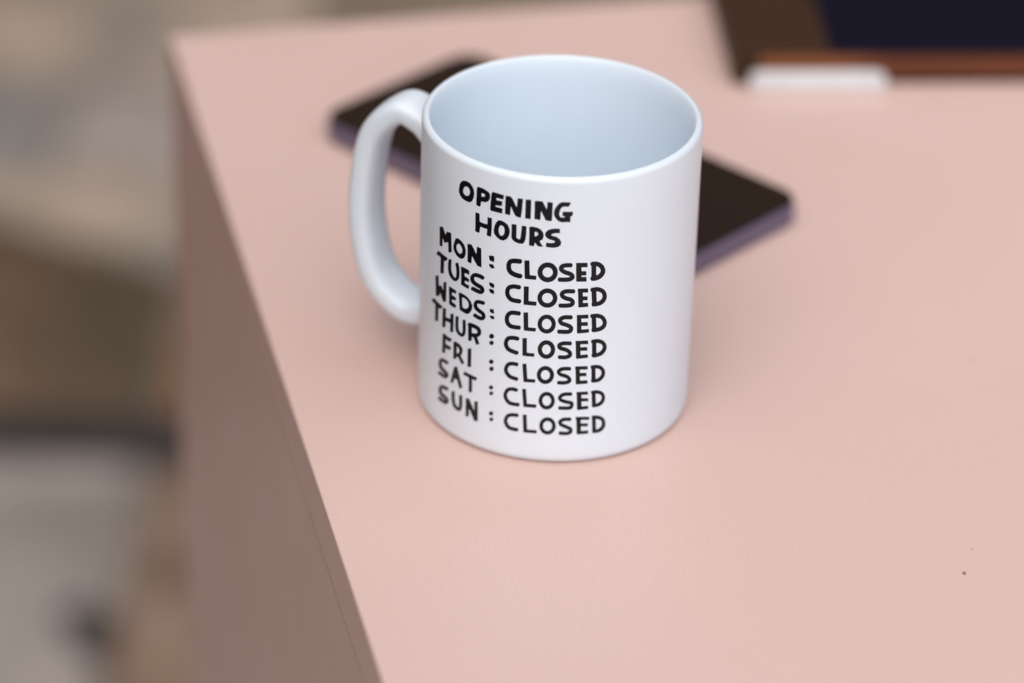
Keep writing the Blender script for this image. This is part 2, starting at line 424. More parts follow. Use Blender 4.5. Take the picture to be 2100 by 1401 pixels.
# printed lettering: outlines in (arc length, height) hundredths of a millimetre on the mug's side
LETTER_DATA = '''
[["OPENING",[[[-3007,8792,-3100,8707,-3108,8694,-3149,8591,-3172,8424,-3161,8352,-3116,8281,-3025,8208,-2882,8185,-2758,8188,-2742,8193,-2667,8248,-2654,8260,-2646,8273,-2599,8379,-2575,8525,-2594,8639,-2653,8746,-2758,8817,-2877,8829,-2990,8801],
[-2888,8651,-2873,8657,-2861,8659,-2804,8651,-2764,8617,-2754,8600,-2736,8538,-2743,8456,-2750,8443,-2784,8397,-2792,8387,-2800,8382,-2857,8358,-2873,8356,-2942,8371,-2981,8402,-2989,8412,-3001,8470,-2981,8557,-2931,8628,-2918,8637]],
[[-2451,8795,-2481,8770,-2486,8761,-2487,8754,-2499,8398,-2500,8205,-2493,8196,-2435,8178,-2368,8184,-2360,8190,-2356,8198,-2340,8265,-2331,8351,-2327,8361,-2313,8366,-2185,8380,-2171,8388,-2091,8442,-2082,8455,-2040,8530,-2032,8642,-2050,8705,-2056,8717,-2138,8762,-2276,8799,-2432,8799,-2444,8798],
[-2323,8629,-2276,8644,-2213,8629,-2208,8620,-2202,8594,-2205,8583,-2216,8563,-2226,8554,-2269,8529,-2280,8527,-2318,8530,-2324,8539,-2328,8610,-2327,8624]],
[[-1959,8781,-1964,8775,-1971,8759,-1992,8709,-1995,8694,-2012,8456,-2025,8221,-2024,8207,-2022,8199,-2004,8172,-1993,8168,-1812,8170,-1656,8171,-1643,8173,-1636,8180,-1635,8188,-1631,8317,-1634,8330,-1640,8334,-1650,8335,-1841,8336,-1847,8338,-1850,8346,-1845,8379,-1842,8385,-1838,8388,-1750,8396,-1666,8412,-1656,8417,-1652,8422,-1650,8433,-1642,8541,-1643,8555,-1646,8559,-1653,8560,-1731,8561,-1826,8554,-1833,8557,-1834,8564,-1825,8621,-1822,8629,-1817,8631,-1712,8627,-1625,8631,-1612,8634,-1608,8639,-1605,8650,-1598,8758,-1599,8768,-1605,8773,-1612,8774,-1852,8786,-1946,8785]],
[[-1537,8763,-1543,8757,-1544,8749,-1549,8635,-1552,8198,-1549,8185,-1538,8180,-1410,8174,-1400,8175,-1394,8181,-1390,8197,-1379,8433,-1375,8452,-1368,8447,-1361,8434,-1264,8230,-1212,8177,-1203,8170,-1193,8168,-1087,8158,-1081,8158,-1075,8161,-1070,8175,-1042,8410,-1028,8749,-1029,8766,-1035,8770,-1041,8771,-1162,8767,-1174,8766,-1181,8760,-1183,8748,-1194,8523,-1202,8492,-1208,8481,-1215,8486,-1221,8498,-1333,8714,-1393,8775,-1400,8779,-1410,8779,-1524,8767]],
[[-935,8766,-940,8754,-946,8654,-948,8169,-943,8163,-937,8162,-793,8161,-787,8167,-785,8177,-782,8710,-783,8727,-791,8770,-795,8778,-805,8781,-923,8770]],
[[-643,8761,-679,8753,-683,8749,-686,8738,-679,8486,-678,8200,-675,8186,-663,8181,-524,8167,-515,8167,-509,8173,-507,8187,-499,8373,-494,8432,-492,8443,-489,8449,-483,8443,-477,8431,-363,8187,-356,8176,-344,8172,-203,8157,-194,8157,-188,8160,-185,8165,-184,8174,-173,8340,-169,8741,-170,8755,-177,8760,-189,8761,-307,8764,-313,8763,-319,8759,-322,8747,-331,8551,-333,8534,-336,8532,-349,8551,-450,8752,-459,8764,-472,8766,-588,8771]],
[[85,8781,11,8739,-1,8729,-63,8644,-109,8549,-115,8531,-130,8441,-122,8352,-119,8339,-68,8245,-3,8176,8,8167,112,8137,230,8150,327,8145,337,8147,341,8152,342,8159,345,8328,350,8335,387,8345,394,8352,409,8424,408,8468,404,8479,392,8482,237,8478,131,8480,122,8476,118,8462,111,8359,112,8349,115,8345,121,8341,166,8334,176,8330,178,8323,177,8301,174,8295,168,8293,77,8294,65,8299,30,8346,23,8425,40,8522,78,8605,91,8614,150,8644,268,8638,278,8640,286,8650,324,8719,329,8760,328,8774,324,8779,315,8782,227,8781,97,8784]]]],
["HOURS",[[[-2513,7948,-2519,7938,-2520,7927,-2514,7352,-2511,7336,-2498,7332,-2387,7333,-2376,7334,-2369,7339,-2363,7355,-2343,7536,-2340,7544,-2329,7548,-2229,7538,-2117,7543,-2107,7541,-2104,7528,-2117,7350,-2115,7338,-2104,7333,-1993,7327,-1983,7328,-1976,7332,-1973,7338,-1971,7348,-1952,7632,-1957,7918,-1960,7932,-1970,7936,-2080,7935,-2091,7933,-2098,7929,-2101,7921,-2102,7914,-2100,7717,-2102,7702,-2106,7698,-2117,7696,-2226,7688,-2348,7699,-2360,7704,-2375,7942,-2378,7955,-2384,7958,-2396,7958,-2498,7953]],
[[-1755,7919,-1821,7841,-1868,7718,-1890,7574,-1871,7461,-1863,7449,-1799,7378,-1695,7319,-1681,7316,-1587,7315,-1574,7316,-1567,7318,-1467,7401,-1460,7413,-1413,7510,-1408,7525,-1386,7641,-1398,7739,-1449,7847,-1543,7913,-1661,7945,-1742,7926],
[-1654,7789,-1640,7794,-1630,7794,-1583,7765,-1556,7706,-1553,7689,-1548,7607,-1565,7523,-1572,7511,-1608,7470,-1617,7462,-1625,7458,-1655,7451,-1665,7450,-1712,7503,-1718,7516,-1736,7612,-1723,7702,-1719,7717,-1683,7774,-1677,7779]],
[[-1333,7908,-1339,7902,-1340,7891,-1336,7712,-1336,7522,-1326,7440,-1322,7427,-1244,7359,-1227,7351,-1114,7321,-1013,7326,-1000,7331,-956,7379,-914,7497,-901,7697,-898,7895,-900,7908,-903,7912,-913,7914,-1013,7914,-1026,7912,-1032,7906,-1035,7889,-1057,7573,-1076,7473,-1080,7465,-1090,7462,-1147,7466,-1183,7503,-1190,7514,-1187,7705,-1189,7895,-1190,7908,-1195,7913,-1204,7914,-1320,7911]],
[[-793,7917,-809,7912,-813,7907,-815,7898,-810,7710,-810,7332,-810,7322,-808,7315,-801,7311,-791,7310,-688,7300,-676,7302,-669,7314,-651,7375,-645,7411,-642,7418,-639,7419,-630,7411,-553,7317,-540,7315,-430,7316,-416,7319,-412,7326,-416,7336,-497,7466,-504,7480,-502,7485,-498,7491,-424,7553,-417,7565,-396,7664,-406,7753,-412,7770,-473,7857,-561,7909,-704,7932],
[-651,7777,-619,7777,-606,7774,-565,7746,-558,7737,-558,7702,-561,7688,-590,7649,-599,7640,-642,7628,-648,7628,-652,7632,-658,7762,-656,7773]],
[[-94,7925,-173,7913,-272,7869,-282,7861,-336,7801,-346,7786,-360,7716,-360,7702,-313,7616,-213,7563,-97,7537,-76,7515,-71,7505,-74,7497,-81,7490,-104,7469,-113,7464,-207,7454,-302,7456,-314,7453,-317,7449,-319,7439,-324,7338,-322,7326,-316,7320,-126,7305,-111,7306,4,7331,84,7389,93,7400,106,7488,106,7501,59,7600,-40,7668,-144,7692,-177,7706,-185,7712,-184,7719,-178,7727,-149,7757,-141,7762,-47,7785,50,7785,56,7786,62,7791,63,7805,57,7908,55,7918,52,7923,40,7926,-49,7931]]]],
["MON:",[[[-4047,6847,-4054,6835,-4057,6791,-4053,6772,-4037,6234,-4034,6218,-4022,6219,-3981,6238,-3894,6280,-3883,6286,-3877,6293,-3880,6515,-3879,6538,-3873,6546,-3856,6532,-3792,6446,-3781,6439,-3764,6446,-3659,6517,-3607,6537,-3604,6535,-3600,6520,-3580,6235,-3576,6222,-3570,6222,-3558,6226,-3435,6284,-3428,6292,-3426,6307,-3465,6883,-3469,6898,-3475,6899,-3505,6890,-3510,6898,-3525,6898,-3663,6860,-3683,6853,-3692,6842,-3719,6756,-3724,6745,-3729,6740,-3734,6741,-3745,6753,-3867,6916,-3906,6914,-4023,6860]],
[[-3251,6832,-3263,6815,-3333,6648,-3360,6514,-3352,6443,-3347,6427,-3308,6356,-3210,6267,-3091,6236,-2995,6251,-2978,6257,-2897,6334,-2885,6353,-2849,6469,-2845,6601,-2849,6617,-2912,6747,-3012,6823,-3134,6858,-3233,6840],
[-3143,6693,-3134,6696,-3125,6696,-3083,6689,-3071,6684,-3015,6636,-2982,6568,-2980,6555,-2986,6479,-3019,6426,-3034,6413,-3069,6393,-3082,6388,-3136,6402,-3152,6411,-3210,6468,-3231,6554,-3231,6568,-3196,6648,-3183,6662]],
[[-2780,6831,-2787,6821,-2788,6810,-2774,6524,-2774,6259,-2770,6247,-2757,6243,-2652,6242,-2640,6243,-2629,6253,-2624,6269,-2611,6468,-2608,6483,-2607,6486,-2603,6486,-2586,6470,-2417,6248,-2403,6244,-2290,6237,-2278,6238,-2271,6243,-2265,6254,-2264,6265,-2288,6836,-2292,6853,-2305,6857,-2418,6865,-2430,6862,-2437,6856,-2442,6841,-2450,6634,-2454,6619,-2458,6619,-2474,6639,-2556,6766,-2636,6857,-2644,6860,-2660,6859,-2764,6839]],
[[-2013,6710,-2019,6701,-2020,6694,-2018,6621,-2001,6566,-1995,6555,-1984,6551,-1875,6541,-1865,6543,-1858,6547,-1854,6552,-1852,6564,-1844,6657,-1860,6719,-1865,6732,-1873,6736,-1884,6735,-1999,6716],
[-2006,6439,-2012,6429,-2012,6422,-1997,6356,-1936,6318,-1925,6314,-1915,6316,-1849,6335,-1841,6338,-1835,6344,-1831,6352,-1833,6362,-1875,6441,-1883,6451,-1894,6453,-1989,6445,-1999,6443]]]],
["CLOSED",[[[-1278,6797,-1310,6786,-1336,6775,-1358,6762,-1381,6745,-1400,6726,-1416,6706,-1429,6683,-1443,6652,-1453,6617,-1461,6578,-1465,6534,-1466,6496,-1463,6461,-1457,6424,-1447,6388,-1434,6356,-1408,6313,-1373,6278,-1328,6250,-1273,6226,-1213,6209,-1145,6200,-1039,6193,-1033,6195,-1014,6207,-998,6220,-986,6236,-977,6256,-973,6274,-974,6295,-978,6312,-985,6325,-1002,6345,-1015,6350,-1120,6358,-1166,6364,-1218,6380,-1260,6400,-1287,6422,-1304,6451,-1318,6498,-1321,6546,-1318,6582,-1311,6611,-1304,6627,-1293,6635,-1257,6647,-1206,6659,-1055,6671,-1040,6676,-1013,6702,-1005,6714,-998,6729,-994,6744,-992,6761,-995,6778,-999,6791,-1012,6810,-1031,6826,-1037,6828,-1191,6817,-1226,6811]],
[[-913,6805,-928,6799,-930,6785,-904,6260,-902,6250,-894,6237,-893,6213,-890,6209,-877,6209,-589,6219,-577,6221,-573,6227,-571,6237,-566,6344,-568,6354,-581,6356,-746,6352,-754,6354,-758,6360,-781,6812,-785,6825,-797,6826]],
[[-292,6818,-319,6810,-346,6799,-374,6785,-398,6768,-422,6749,-443,6727,-463,6702,-481,6676,-497,6648,-510,6618,-520,6589,-529,6557,-534,6524,-536,6493,-536,6461,-532,6430,-526,6399,-517,6369,-507,6342,-493,6315,-476,6289,-458,6266,-437,6245,-415,6227,-390,6210,-365,6197,-340,6187,-312,6180,-284,6175,-256,6174,-226,6175,-198,6180,-171,6188,-144,6198,-116,6212,-92,6228,-68,6247,-49,6267,-30,6289,-12,6314,5,6343,17,6372,27,6400,35,6432,40,6464,42,6495,42,6527,38,6558,32,6590,24,6620,13,6648,-1,6676,-18,6703,-36,6726,-57,6749,-79,6768,-104,6786,-129,6799,-154,6810,-181,6818,-209,6822,-237,6824,-264,6822],
[-267,6659,-238,6662,-210,6658,-185,6649,-160,6634,-138,6613,-122,6589,-109,6562,-101,6530,-99,6499,-103,6467,-112,6439,-126,6410,-146,6384,-167,6365,-194,6349,-222,6340,-252,6337,-280,6340,-308,6349,-331,6363,-352,6382,-371,6408,-384,6435,-391,6466,-393,6497,-389,6529,-379,6562,-365,6590,-346,6614,-323,6634,-296,6650]],
[[282,6825,234,6818,179,6802,137,6782,107,6759,95,6745,84,6727,71,6691,68,6670,67,6649,72,6607,83,6577,98,6552,119,6528,149,6504,193,6477,246,6449,367,6407,389,6391,393,6384,393,6380,383,6372,362,6364,332,6358,292,6353,240,6351,96,6353,81,6351,62,6330,53,6316,47,6298,45,6280,48,6263,54,6246,63,6232,82,6211,92,6209,196,6207,278,6207,340,6212,395,6223,440,6239,476,6262,503,6291,515,6310,522,6328,528,6349,530,6370,528,6391,523,6413,513,6437,501,6459,485,6480,468,6499,439,6523,409,6541,377,6554,303,6578,275,6590,222,6621,203,6635,196,6642,196,6652,205,6659,232,6669,266,6678,305,6682,419,6682,440,6700,450,6715,455,6729,458,6743,457,6761,454,6775,448,6789,439,6802,414,6824,405,6825]],
[[756,6819,567,6826,558,6824,553,6818,552,6800,576,6228,577,6218,583,6211,716,6205,866,6199,875,6200,878,6205,873,6331,870,6348,857,6352,736,6358,729,6362,726,6373,726,6401,731,6407,849,6401,860,6403,862,6406,863,6416,859,6522,857,6536,853,6540,847,6542,735,6549,722,6552,719,6558,718,6566,714,6664,717,6674,724,6676,873,6668,886,6670,888,6674,889,6684,883,6804,878,6811,871,6813]],
[[1084,6835,1015,6835,1006,6833,988,6821,976,6807,968,6790,965,6769,966,6752,971,6734,980,6716,998,6693,1000,6675,1012,6359,1009,6348,995,6332,987,6315,983,6298,984,6277,988,6259,995,6244,1019,6214,1024,6210,1049,6201,1084,6203,1157,6197,1166,6209,1210,6220,1245,6232,1280,6248,1313,6268,1335,6286,1355,6306,1374,6330,1390,6356,1403,6382,1414,6412,1421,6439,1424,6466,1424,6498,1420,6527,1411,6563,1400,6596,1383,6634,1366,6665,1348,6691,1325,6720,1298,6746,1268,6770,1235,6792,1203,6810,1177,6821,1148,6829,1119,6834],
[1147,6671,1161,6669,1191,6652,1216,6633,1238,6611,1253,6589,1267,6562,1275,6536,1280,6511,1279,6494,1272,6470,1260,6447,1244,6425,1228,6409,1210,6397,1182,6383,1163,6377,1159,6377,1156,6382,1155,6397,1144,6657,1145,6667]]]],
["TUES:",[[[-4096,6025,-4216,5884,-4225,5869,-4210,5865,-3981,5870,-3970,5865,-3971,5346,-3966,5345,-3949,5350,-3796,5422,-3788,5430,-3786,5442,-3781,5851,-3775,5859,-3769,5861,-3720,5860,-3710,5863,-3704,5867,-3609,5991,-3601,6001,-3600,6009,-3613,6014,-4065,6034,-4084,6032]],
[[-3514,6026,-3568,5988,-3574,5981,-3585,5841,-3588,5747,-3580,5654,-3566,5582,-3543,5528,-3514,5487,-3478,5453,-3433,5426,-3379,5404,-3336,5394,-3293,5393,-3251,5404,-3210,5425,-3183,5444,-3161,5466,-3138,5492,-3118,5522,-3104,5549,-3092,5579,-3083,5611,-3078,5645,-3071,5769,-3076,5852,-3092,5945,-3127,6051,-3135,6057,-3162,6057,-3180,6054,-3198,6046,-3216,6035,-3233,6020,-3262,5980,-3261,5969,-3223,5851,-3212,5788,-3208,5733,-3211,5639,-3219,5575,-3226,5551,-3236,5532,-3245,5523,-3254,5520,-3299,5533,-3345,5559,-3376,5589,-3400,5625,-3412,5655,-3422,5690,-3433,5784,-3435,5858,-3426,6040,-3430,6043,-3474,6041,-3494,6035]],
[[-3010,5994,-3019,5985,-3023,5970,-3009,5705,-3006,5415,-3003,5402,-2991,5396,-2845,5376,-2725,5369,-2709,5373,-2700,5383,-2696,5395,-2689,5476,-2692,5488,-2704,5492,-2784,5496,-2851,5513,-2857,5521,-2862,5565,-2861,5573,-2855,5579,-2817,5596,-2723,5592,-2715,5593,-2705,5598,-2699,5605,-2694,5616,-2691,5685,-2693,5695,-2705,5702,-2867,5736,-2874,5742,-2875,5752,-2872,5817,-2869,5826,-2863,5832,-2814,5847,-2717,5841,-2705,5845,-2697,5852,-2693,5859,-2691,5869,-2695,5977,-2699,5983,-2708,5986,-2844,6002,-2989,6000,-3002,5998]],
[[-2505,5973,-2544,5948,-2582,5912,-2614,5873,-2640,5828,-2655,5787,-2660,5746,-2657,5704,-2645,5670,-2627,5641,-2606,5617,-2582,5597,-2554,5581,-2503,5563,-2417,5541,-2311,5522,-2299,5516,-2292,5508,-2287,5499,-2287,5492,-2291,5488,-2298,5487,-2340,5488,-2540,5511,-2556,5509,-2595,5475,-2606,5462,-2615,5446,-2621,5430,-2624,5415,-2617,5374,-2604,5370,-2455,5354,-2393,5348,-2348,5347,-2310,5349,-2280,5354,-2251,5365,-2225,5380,-2200,5401,-2176,5429,-2158,5459,-2147,5491,-2143,5521,-2146,5549,-2155,5578,-2169,5605,-2197,5635,-2228,5653,-2258,5662,-2341,5677,-2420,5698,-2460,5713,-2483,5729,-2501,5751,-2512,5773,-2514,5796,-2507,5820,-2488,5844,-2471,5855,-2445,5863,-2399,5869,-2349,5869,-2319,5864,-2240,5845,-2233,5844,-2226,5847,-2204,5858,-2189,5868,-2174,5883,-2163,5901,-2157,5917,-2154,5936,-2157,5952,-2164,5971,-2173,5979,-2251,6000,-2285,6006,-2323,6008,-2379,6006,-2429,5999,-2471,5988]],
[[-1985,5840,-1992,5830,-1993,5820,-1986,5751,-1979,5737,-1924,5695,-1851,5688,-1841,5690,-1834,5695,-1829,5708,-1823,5770,-1835,5809,-1841,5822,-1851,5827,-1915,5845,-1971,5845],
[-1984,5629,-1990,5621,-1993,5611,-1980,5551,-1974,5541,-1938,5502,-1923,5497,-1850,5493,-1839,5494,-1829,5501,-1825,5507,-1824,5518,-1826,5589,-1831,5599,-1859,5632,-1867,5636,-1878,5636,-1969,5633]]]],
["CLOSED",[[[-1269,5957,-1330,5932,-1359,5914,-1382,5897,-1403,5878,-1421,5856,-1437,5831,-1451,5803,-1464,5768,-1473,5734,-1479,5697,-1481,5661,-1480,5626,-1475,5592,-1467,5559,-1455,5526,-1429,5479,-1391,5435,-1349,5402,-1301,5380,-1253,5369,-1204,5365,-1149,5366,-1026,5372,-995,5406,-986,5426,-982,5444,-981,5462,-985,5479,-1006,5514,-1011,5517,-1024,5517,-1149,5513,-1195,5513,-1227,5518,-1260,5530,-1279,5541,-1295,5555,-1311,5573,-1323,5592,-1333,5614,-1340,5638,-1345,5665,-1346,5689,-1340,5733,-1327,5768,-1313,5786,-1287,5802,-1245,5818,-1203,5828,-1165,5830,-1062,5829,-1048,5832,-1021,5857,-1006,5882,-1002,5897,-1001,5911,-1005,5938,-1014,5954,-1030,5972,-1040,5975,-1185,5975,-1227,5969]],
[[-917,5955,-920,5950,-921,5936,-913,5375,-911,5357,-908,5354,-903,5353,-836,5362,-557,5371,-545,5374,-542,5377,-540,5386,-535,5489,-535,5500,-539,5505,-755,5501,-765,5503,-768,5508,-775,5959,-777,5973,-781,5975,-791,5975,-904,5959]],
[[-273,5970,-300,5962,-328,5951,-354,5938,-378,5921,-400,5903,-423,5882,-442,5858,-461,5832,-476,5805,-489,5776,-500,5746,-508,5714,-513,5685,-516,5653,-515,5621,-512,5589,-506,5558,-496,5527,-485,5500,-471,5474,-456,5451,-437,5428,-416,5407,-394,5389,-369,5373,-344,5360,-319,5351,-291,5344,-263,5340,-235,5339,-204,5341,-177,5346,-149,5354,-122,5365,-73,5393,-49,5413,-29,5433,-9,5456,7,5480,21,5506,34,5533,44,5561,52,5593,56,5622,58,5654,58,5685,54,5717,48,5749,39,5777,28,5804,14,5832,-1,5856,-19,5880,-40,5902,-62,5921,-109,5951,-134,5961,-162,5969,-190,5974,-218,5976,-245,5974],
[-258,5819,-228,5823,-198,5821,-170,5813,-143,5799,-120,5779,-101,5756,-87,5728,-78,5697,-74,5665,-76,5633,-85,5601,-98,5574,-115,5548,-136,5527,-163,5509,-191,5498,-221,5492,-252,5493,-280,5499,-308,5512,-332,5530,-353,5554,-369,5583,-379,5614,-382,5649,-379,5681,-371,5714,-356,5743,-337,5770,-314,5791,-286,5808]],
[[317,5971,268,5963,222,5947,184,5924,153,5896,133,5863,122,5828,119,5789,126,5746,138,5715,153,5691,173,5669,201,5647,245,5621,295,5598,414,5563,423,5557,433,5547,438,5536,438,5529,430,5519,415,5511,391,5506,354,5501,296,5499,123,5497,100,5463,94,5445,93,5427,95,5410,102,5392,124,5361,128,5358,257,5357,334,5358,396,5363,442,5371,481,5385,515,5408,540,5438,549,5455,557,5476,562,5497,564,5522,563,5543,558,5568,549,5593,538,5615,524,5637,506,5658,480,5680,452,5696,418,5708,340,5728,309,5741,259,5771,248,5780,243,5791,248,5802,267,5814,291,5823,321,5830,370,5832,509,5825,534,5826,555,5855,563,5875,564,5904,556,5929,532,5962,526,5966,381,5973]],
[[885,5972,645,5980,635,5978,633,5973,638,5860,644,5828,669,5377,671,5367,675,5363,692,5359,798,5358,820,5362,948,5363,955,5364,958,5368,959,5378,948,5479,946,5489,943,5495,931,5498,808,5498,802,5501,799,5511,796,5575,799,5586,811,5587,921,5579,928,5581,930,5586,927,5693,926,5700,923,5707,910,5710,797,5719,791,5721,787,5732,781,5827,783,5839,796,5841,927,5835,934,5836,938,5840,933,5950,930,5964,922,5969]],
[[1159,5991,1070,5984,1029,5984,1006,5954,1000,5941,997,5927,997,5906,1004,5884,1015,5865,1034,5846,1037,5835,1062,5489,1061,5479,1050,5448,1051,5423,1056,5405,1069,5379,1073,5364,1077,5360,1101,5353,1152,5353,1207,5349,1226,5354,1274,5359,1300,5363,1328,5372,1378,5396,1403,5414,1427,5435,1448,5460,1466,5486,1479,5512,1491,5542,1500,5576,1505,5607,1506,5639,1503,5675,1496,5708,1485,5745,1472,5779,1456,5810,1436,5842,1415,5869,1390,5894,1361,5917,1328,5939,1295,5956,1259,5972,1223,5983,1194,5989],
[1186,5843,1213,5841,1252,5827,1288,5807,1319,5784,1337,5764,1352,5737,1364,5703,1370,5670,1369,5639,1361,5608,1347,5578,1327,5553,1303,5532,1274,5516,1246,5507,1214,5503,1206,5508,1203,5523,1181,5830,1182,5840]]]],
["WEDS:",[[[-4237,5132,-4249,5122,-4252,5106,-4215,4479,-4211,4463,-4203,4463,-4184,4472,-4046,4542,-4028,4554,-4003,4579,-3970,4671,-3959,4689,-3953,4690,-3935,4670,-3801,4468,-3797,4466,-3786,4470,-3721,4512,-3657,4544,-3652,4550,-3646,4567,-3650,4594,-3645,5175,-3647,5192,-3654,5193,-3664,5190,-3771,5141,-3788,5132,-3796,5122,-3800,4890,-3802,4865,-3808,4854,-3825,4868,-3880,4956,-3891,4964,-3902,4961,-3937,4940,-3954,4932,-4026,4909,-4040,4910,-4060,5216,-4065,5218,-4084,5211]],
[[-3512,5119,-3524,5105,-3526,5090,-3511,4813,-3501,4548,-3498,4535,-3486,4529,-3348,4512,-3235,4522,-3217,4528,-3206,4539,-3201,4552,-3190,4622,-3192,4635,-3203,4641,-3292,4660,-3354,4661,-3361,4669,-3371,4726,-3368,4733,-3364,4738,-3331,4755,-3232,4773,-3214,4781,-3205,4791,-3201,4800,-3196,4860,-3197,4870,-3207,4877,-3301,4891,-3373,4886,-3379,4894,-3381,4958,-3379,4966,-3370,4975,-3327,4991,-3229,5002,-3219,5004,-3210,5010,-3204,5018,-3199,5031,-3195,5108,-3199,5113,-3209,5116,-3477,5128,-3497,5126]],
[[-3082,5110,-3092,5097,-3094,5082,-3067,4825,-3046,4561,-3042,4548,-3028,4541,-2880,4514,-2746,4520,-2734,4523,-2726,4528,-2642,4602,-2631,4615,-2570,4740,-2565,4758,-2556,4876,-2556,4887,-2560,4896,-2627,5007,-2761,5096,-2929,5125,-3060,5117,-3073,5115],
[-2945,4993,-2897,5011,-2880,5011,-2799,4989,-2729,4947,-2721,4939,-2690,4858,-2703,4767,-2706,4759,-2712,4749,-2771,4688,-2788,4681,-2841,4665,-2914,4670,-2924,4676,-2944,4822,-2951,4976,-2950,4988]],
[[-2397,5119,-2431,5098,-2458,5073,-2478,5044,-2495,5009,-2508,4965,-2514,4916,-2514,4877,-2504,4841,-2484,4806,-2451,4775,-2415,4755,-2348,4725,-2262,4694,-2239,4684,-2228,4674,-2219,4662,-2213,4646,-2213,4635,-2219,4625,-2230,4621,-2256,4619,-2290,4620,-2325,4626,-2432,4656,-2447,4657,-2485,4632,-2501,4617,-2511,4602,-2519,4585,-2522,4570,-2517,4532,-2506,4525,-2403,4498,-2362,4490,-2328,4486,-2283,4487,-2242,4492,-2208,4501,-2175,4516,-2150,4535,-2128,4559,-2110,4587,-2095,4620,-2087,4651,-2084,4681,-2087,4709,-2097,4738,-2119,4774,-2151,4802,-2183,4818,-2266,4849,-2326,4877,-2353,4893,-2368,4908,-2377,4923,-2380,4939,-2380,4961,-2376,4984,-2371,5000,-2368,5004,-2356,5010,-2292,5023,-2185,5026,-2169,5029,-2141,5052,-2124,5075,-2115,5103,-2118,5127,-2133,5152,-2139,5156,-2229,5156,-2273,5154,-2322,5145,-2363,5133]],
[[-1941,4972,-1947,4962,-1949,4955,-1952,4904,-1952,4889,-1946,4881,-1899,4853,-1888,4849,-1825,4851,-1815,4853,-1808,4860,-1804,4869,-1804,4879,-1825,4977,-1831,4989,-1839,4992,-1850,4991,-1927,4978],
[-1939,4747,-1946,4739,-1948,4730,-1936,4691,-1929,4682,-1893,4657,-1880,4653,-1824,4660,-1810,4663,-1803,4669,-1798,4685,-1796,4732,-1802,4741,-1837,4768,-1844,4770,-1854,4769,-1925,4753]]]],
["CLOSED",[[[-1241,5099,-1273,5088,-1302,5075,-1331,5058,-1357,5038,-1380,5016,-1403,4987,-1421,4959,-1436,4930,-1449,4894,-1459,4856,-1466,4815,-1469,4775,-1469,4740,-1464,4701,-1457,4667,-1446,4634,-1434,4609,-1420,4587,-1382,4546,-1340,4517,-1317,4506,-1290,4497,-1244,4489,-1191,4488,-1017,4502,-1007,4505,-980,4543,-974,4559,-971,4577,-972,4595,-975,4609,-996,4644,-1021,4645,-1143,4635,-1189,4632,-1225,4635,-1258,4645,-1274,4654,-1291,4667,-1307,4685,-1319,4703,-1327,4723,-1333,4747,-1336,4771,-1337,4799,-1332,4843,-1320,4885,-1307,4910,-1285,4933,-1253,4951,-1214,4962,-1172,4966,-1056,4970,-1023,4972,-999,5002,-988,5024,-983,5049,-984,5064,-988,5077,-1008,5111,-1015,5114,-1166,5110,-1208,5105]],
[[-900,5099,-906,5093,-908,5079,-884,4533,-879,4506,-876,4503,-864,4502,-552,4515,-539,4517,-535,4523,-533,4537,-529,4624,-530,4631,-533,4634,-546,4635,-737,4630,-746,4630,-750,4633,-752,4647,-773,5115,-777,5119,-786,5120]],
[[-266,5105,-290,5098,-315,5087,-339,5073,-360,5058,-382,5040,-402,5017,-435,4970,-449,4945,-461,4915,-478,4856,-485,4795,-482,4735,-477,4703,-469,4675,-459,4648,-447,4621,-416,4574,-379,4535,-357,4519,-334,4506,-287,4488,-237,4480,-209,4481,-185,4484,-160,4491,-133,4501,-110,4513,-87,4528,-66,4545,-45,4566,-12,4611,2,4637,15,4666,32,4724,39,4785,39,4817,36,4849,31,4881,23,4909,13,4937,1,4965,-15,4992,-32,5015,-51,5037,-70,5055,-92,5072,-114,5085,-139,5097,-164,5105,-213,5111,-241,5109],
[-254,4963,-228,4969,-200,4967,-175,4960,-150,4945,-127,4924,-109,4899,-95,4867,-87,4836,-84,4800,-86,4768,-93,4736,-107,4703,-123,4677,-145,4654,-168,4638,-195,4627,-223,4623,-248,4625,-274,4634,-298,4648,-320,4669,-337,4694,-350,4723,-358,4755,-361,4790,-359,4822,-351,4855,-339,4885,-323,4911,-303,4934,-280,4952]],
[[300,5113,254,5106,211,5090,169,5065,133,5033,111,5000,103,4982,98,4965,95,4928,102,4889,114,4858,130,4830,152,4802,175,4781,192,4770,216,4760,315,4729,391,4694,410,4683,420,4674,424,4664,423,4653,419,4642,411,4635,396,4630,372,4627,310,4627,143,4633,115,4633,106,4631,103,4626,99,4611,87,4586,84,4561,89,4536,100,4515,104,4500,110,4495,336,4487,392,4488,432,4495,470,4509,499,4530,511,4544,522,4561,539,4604,544,4625,546,4650,545,4671,541,4697,534,4718,524,4740,513,4758,496,4777,461,4805,406,4835,348,4861,267,4885,242,4895,226,4910,220,4921,218,4928,223,4938,246,4955,270,4967,295,4973,344,4976,462,4971,493,4972,512,5000,520,5021,521,5046,513,5071,491,5105,485,5109,349,5115]],
[[936,5105,725,5109,644,5112,638,5111,635,5107,634,5089,659,4518,663,4503,676,4493,685,4491,785,4495,1003,4504,1012,4506,1014,4509,1014,4520,1003,4607,1001,4618,998,4623,985,4625,799,4619,790,4621,786,4628,782,4725,782,4732,786,4737,798,4738,959,4729,966,4730,970,4735,965,4839,961,4854,948,4857,787,4866,778,4870,775,4879,771,4968,774,4979,786,4981,966,4976,973,4977,977,4980,978,4995,969,5095,967,5100,961,5104]],
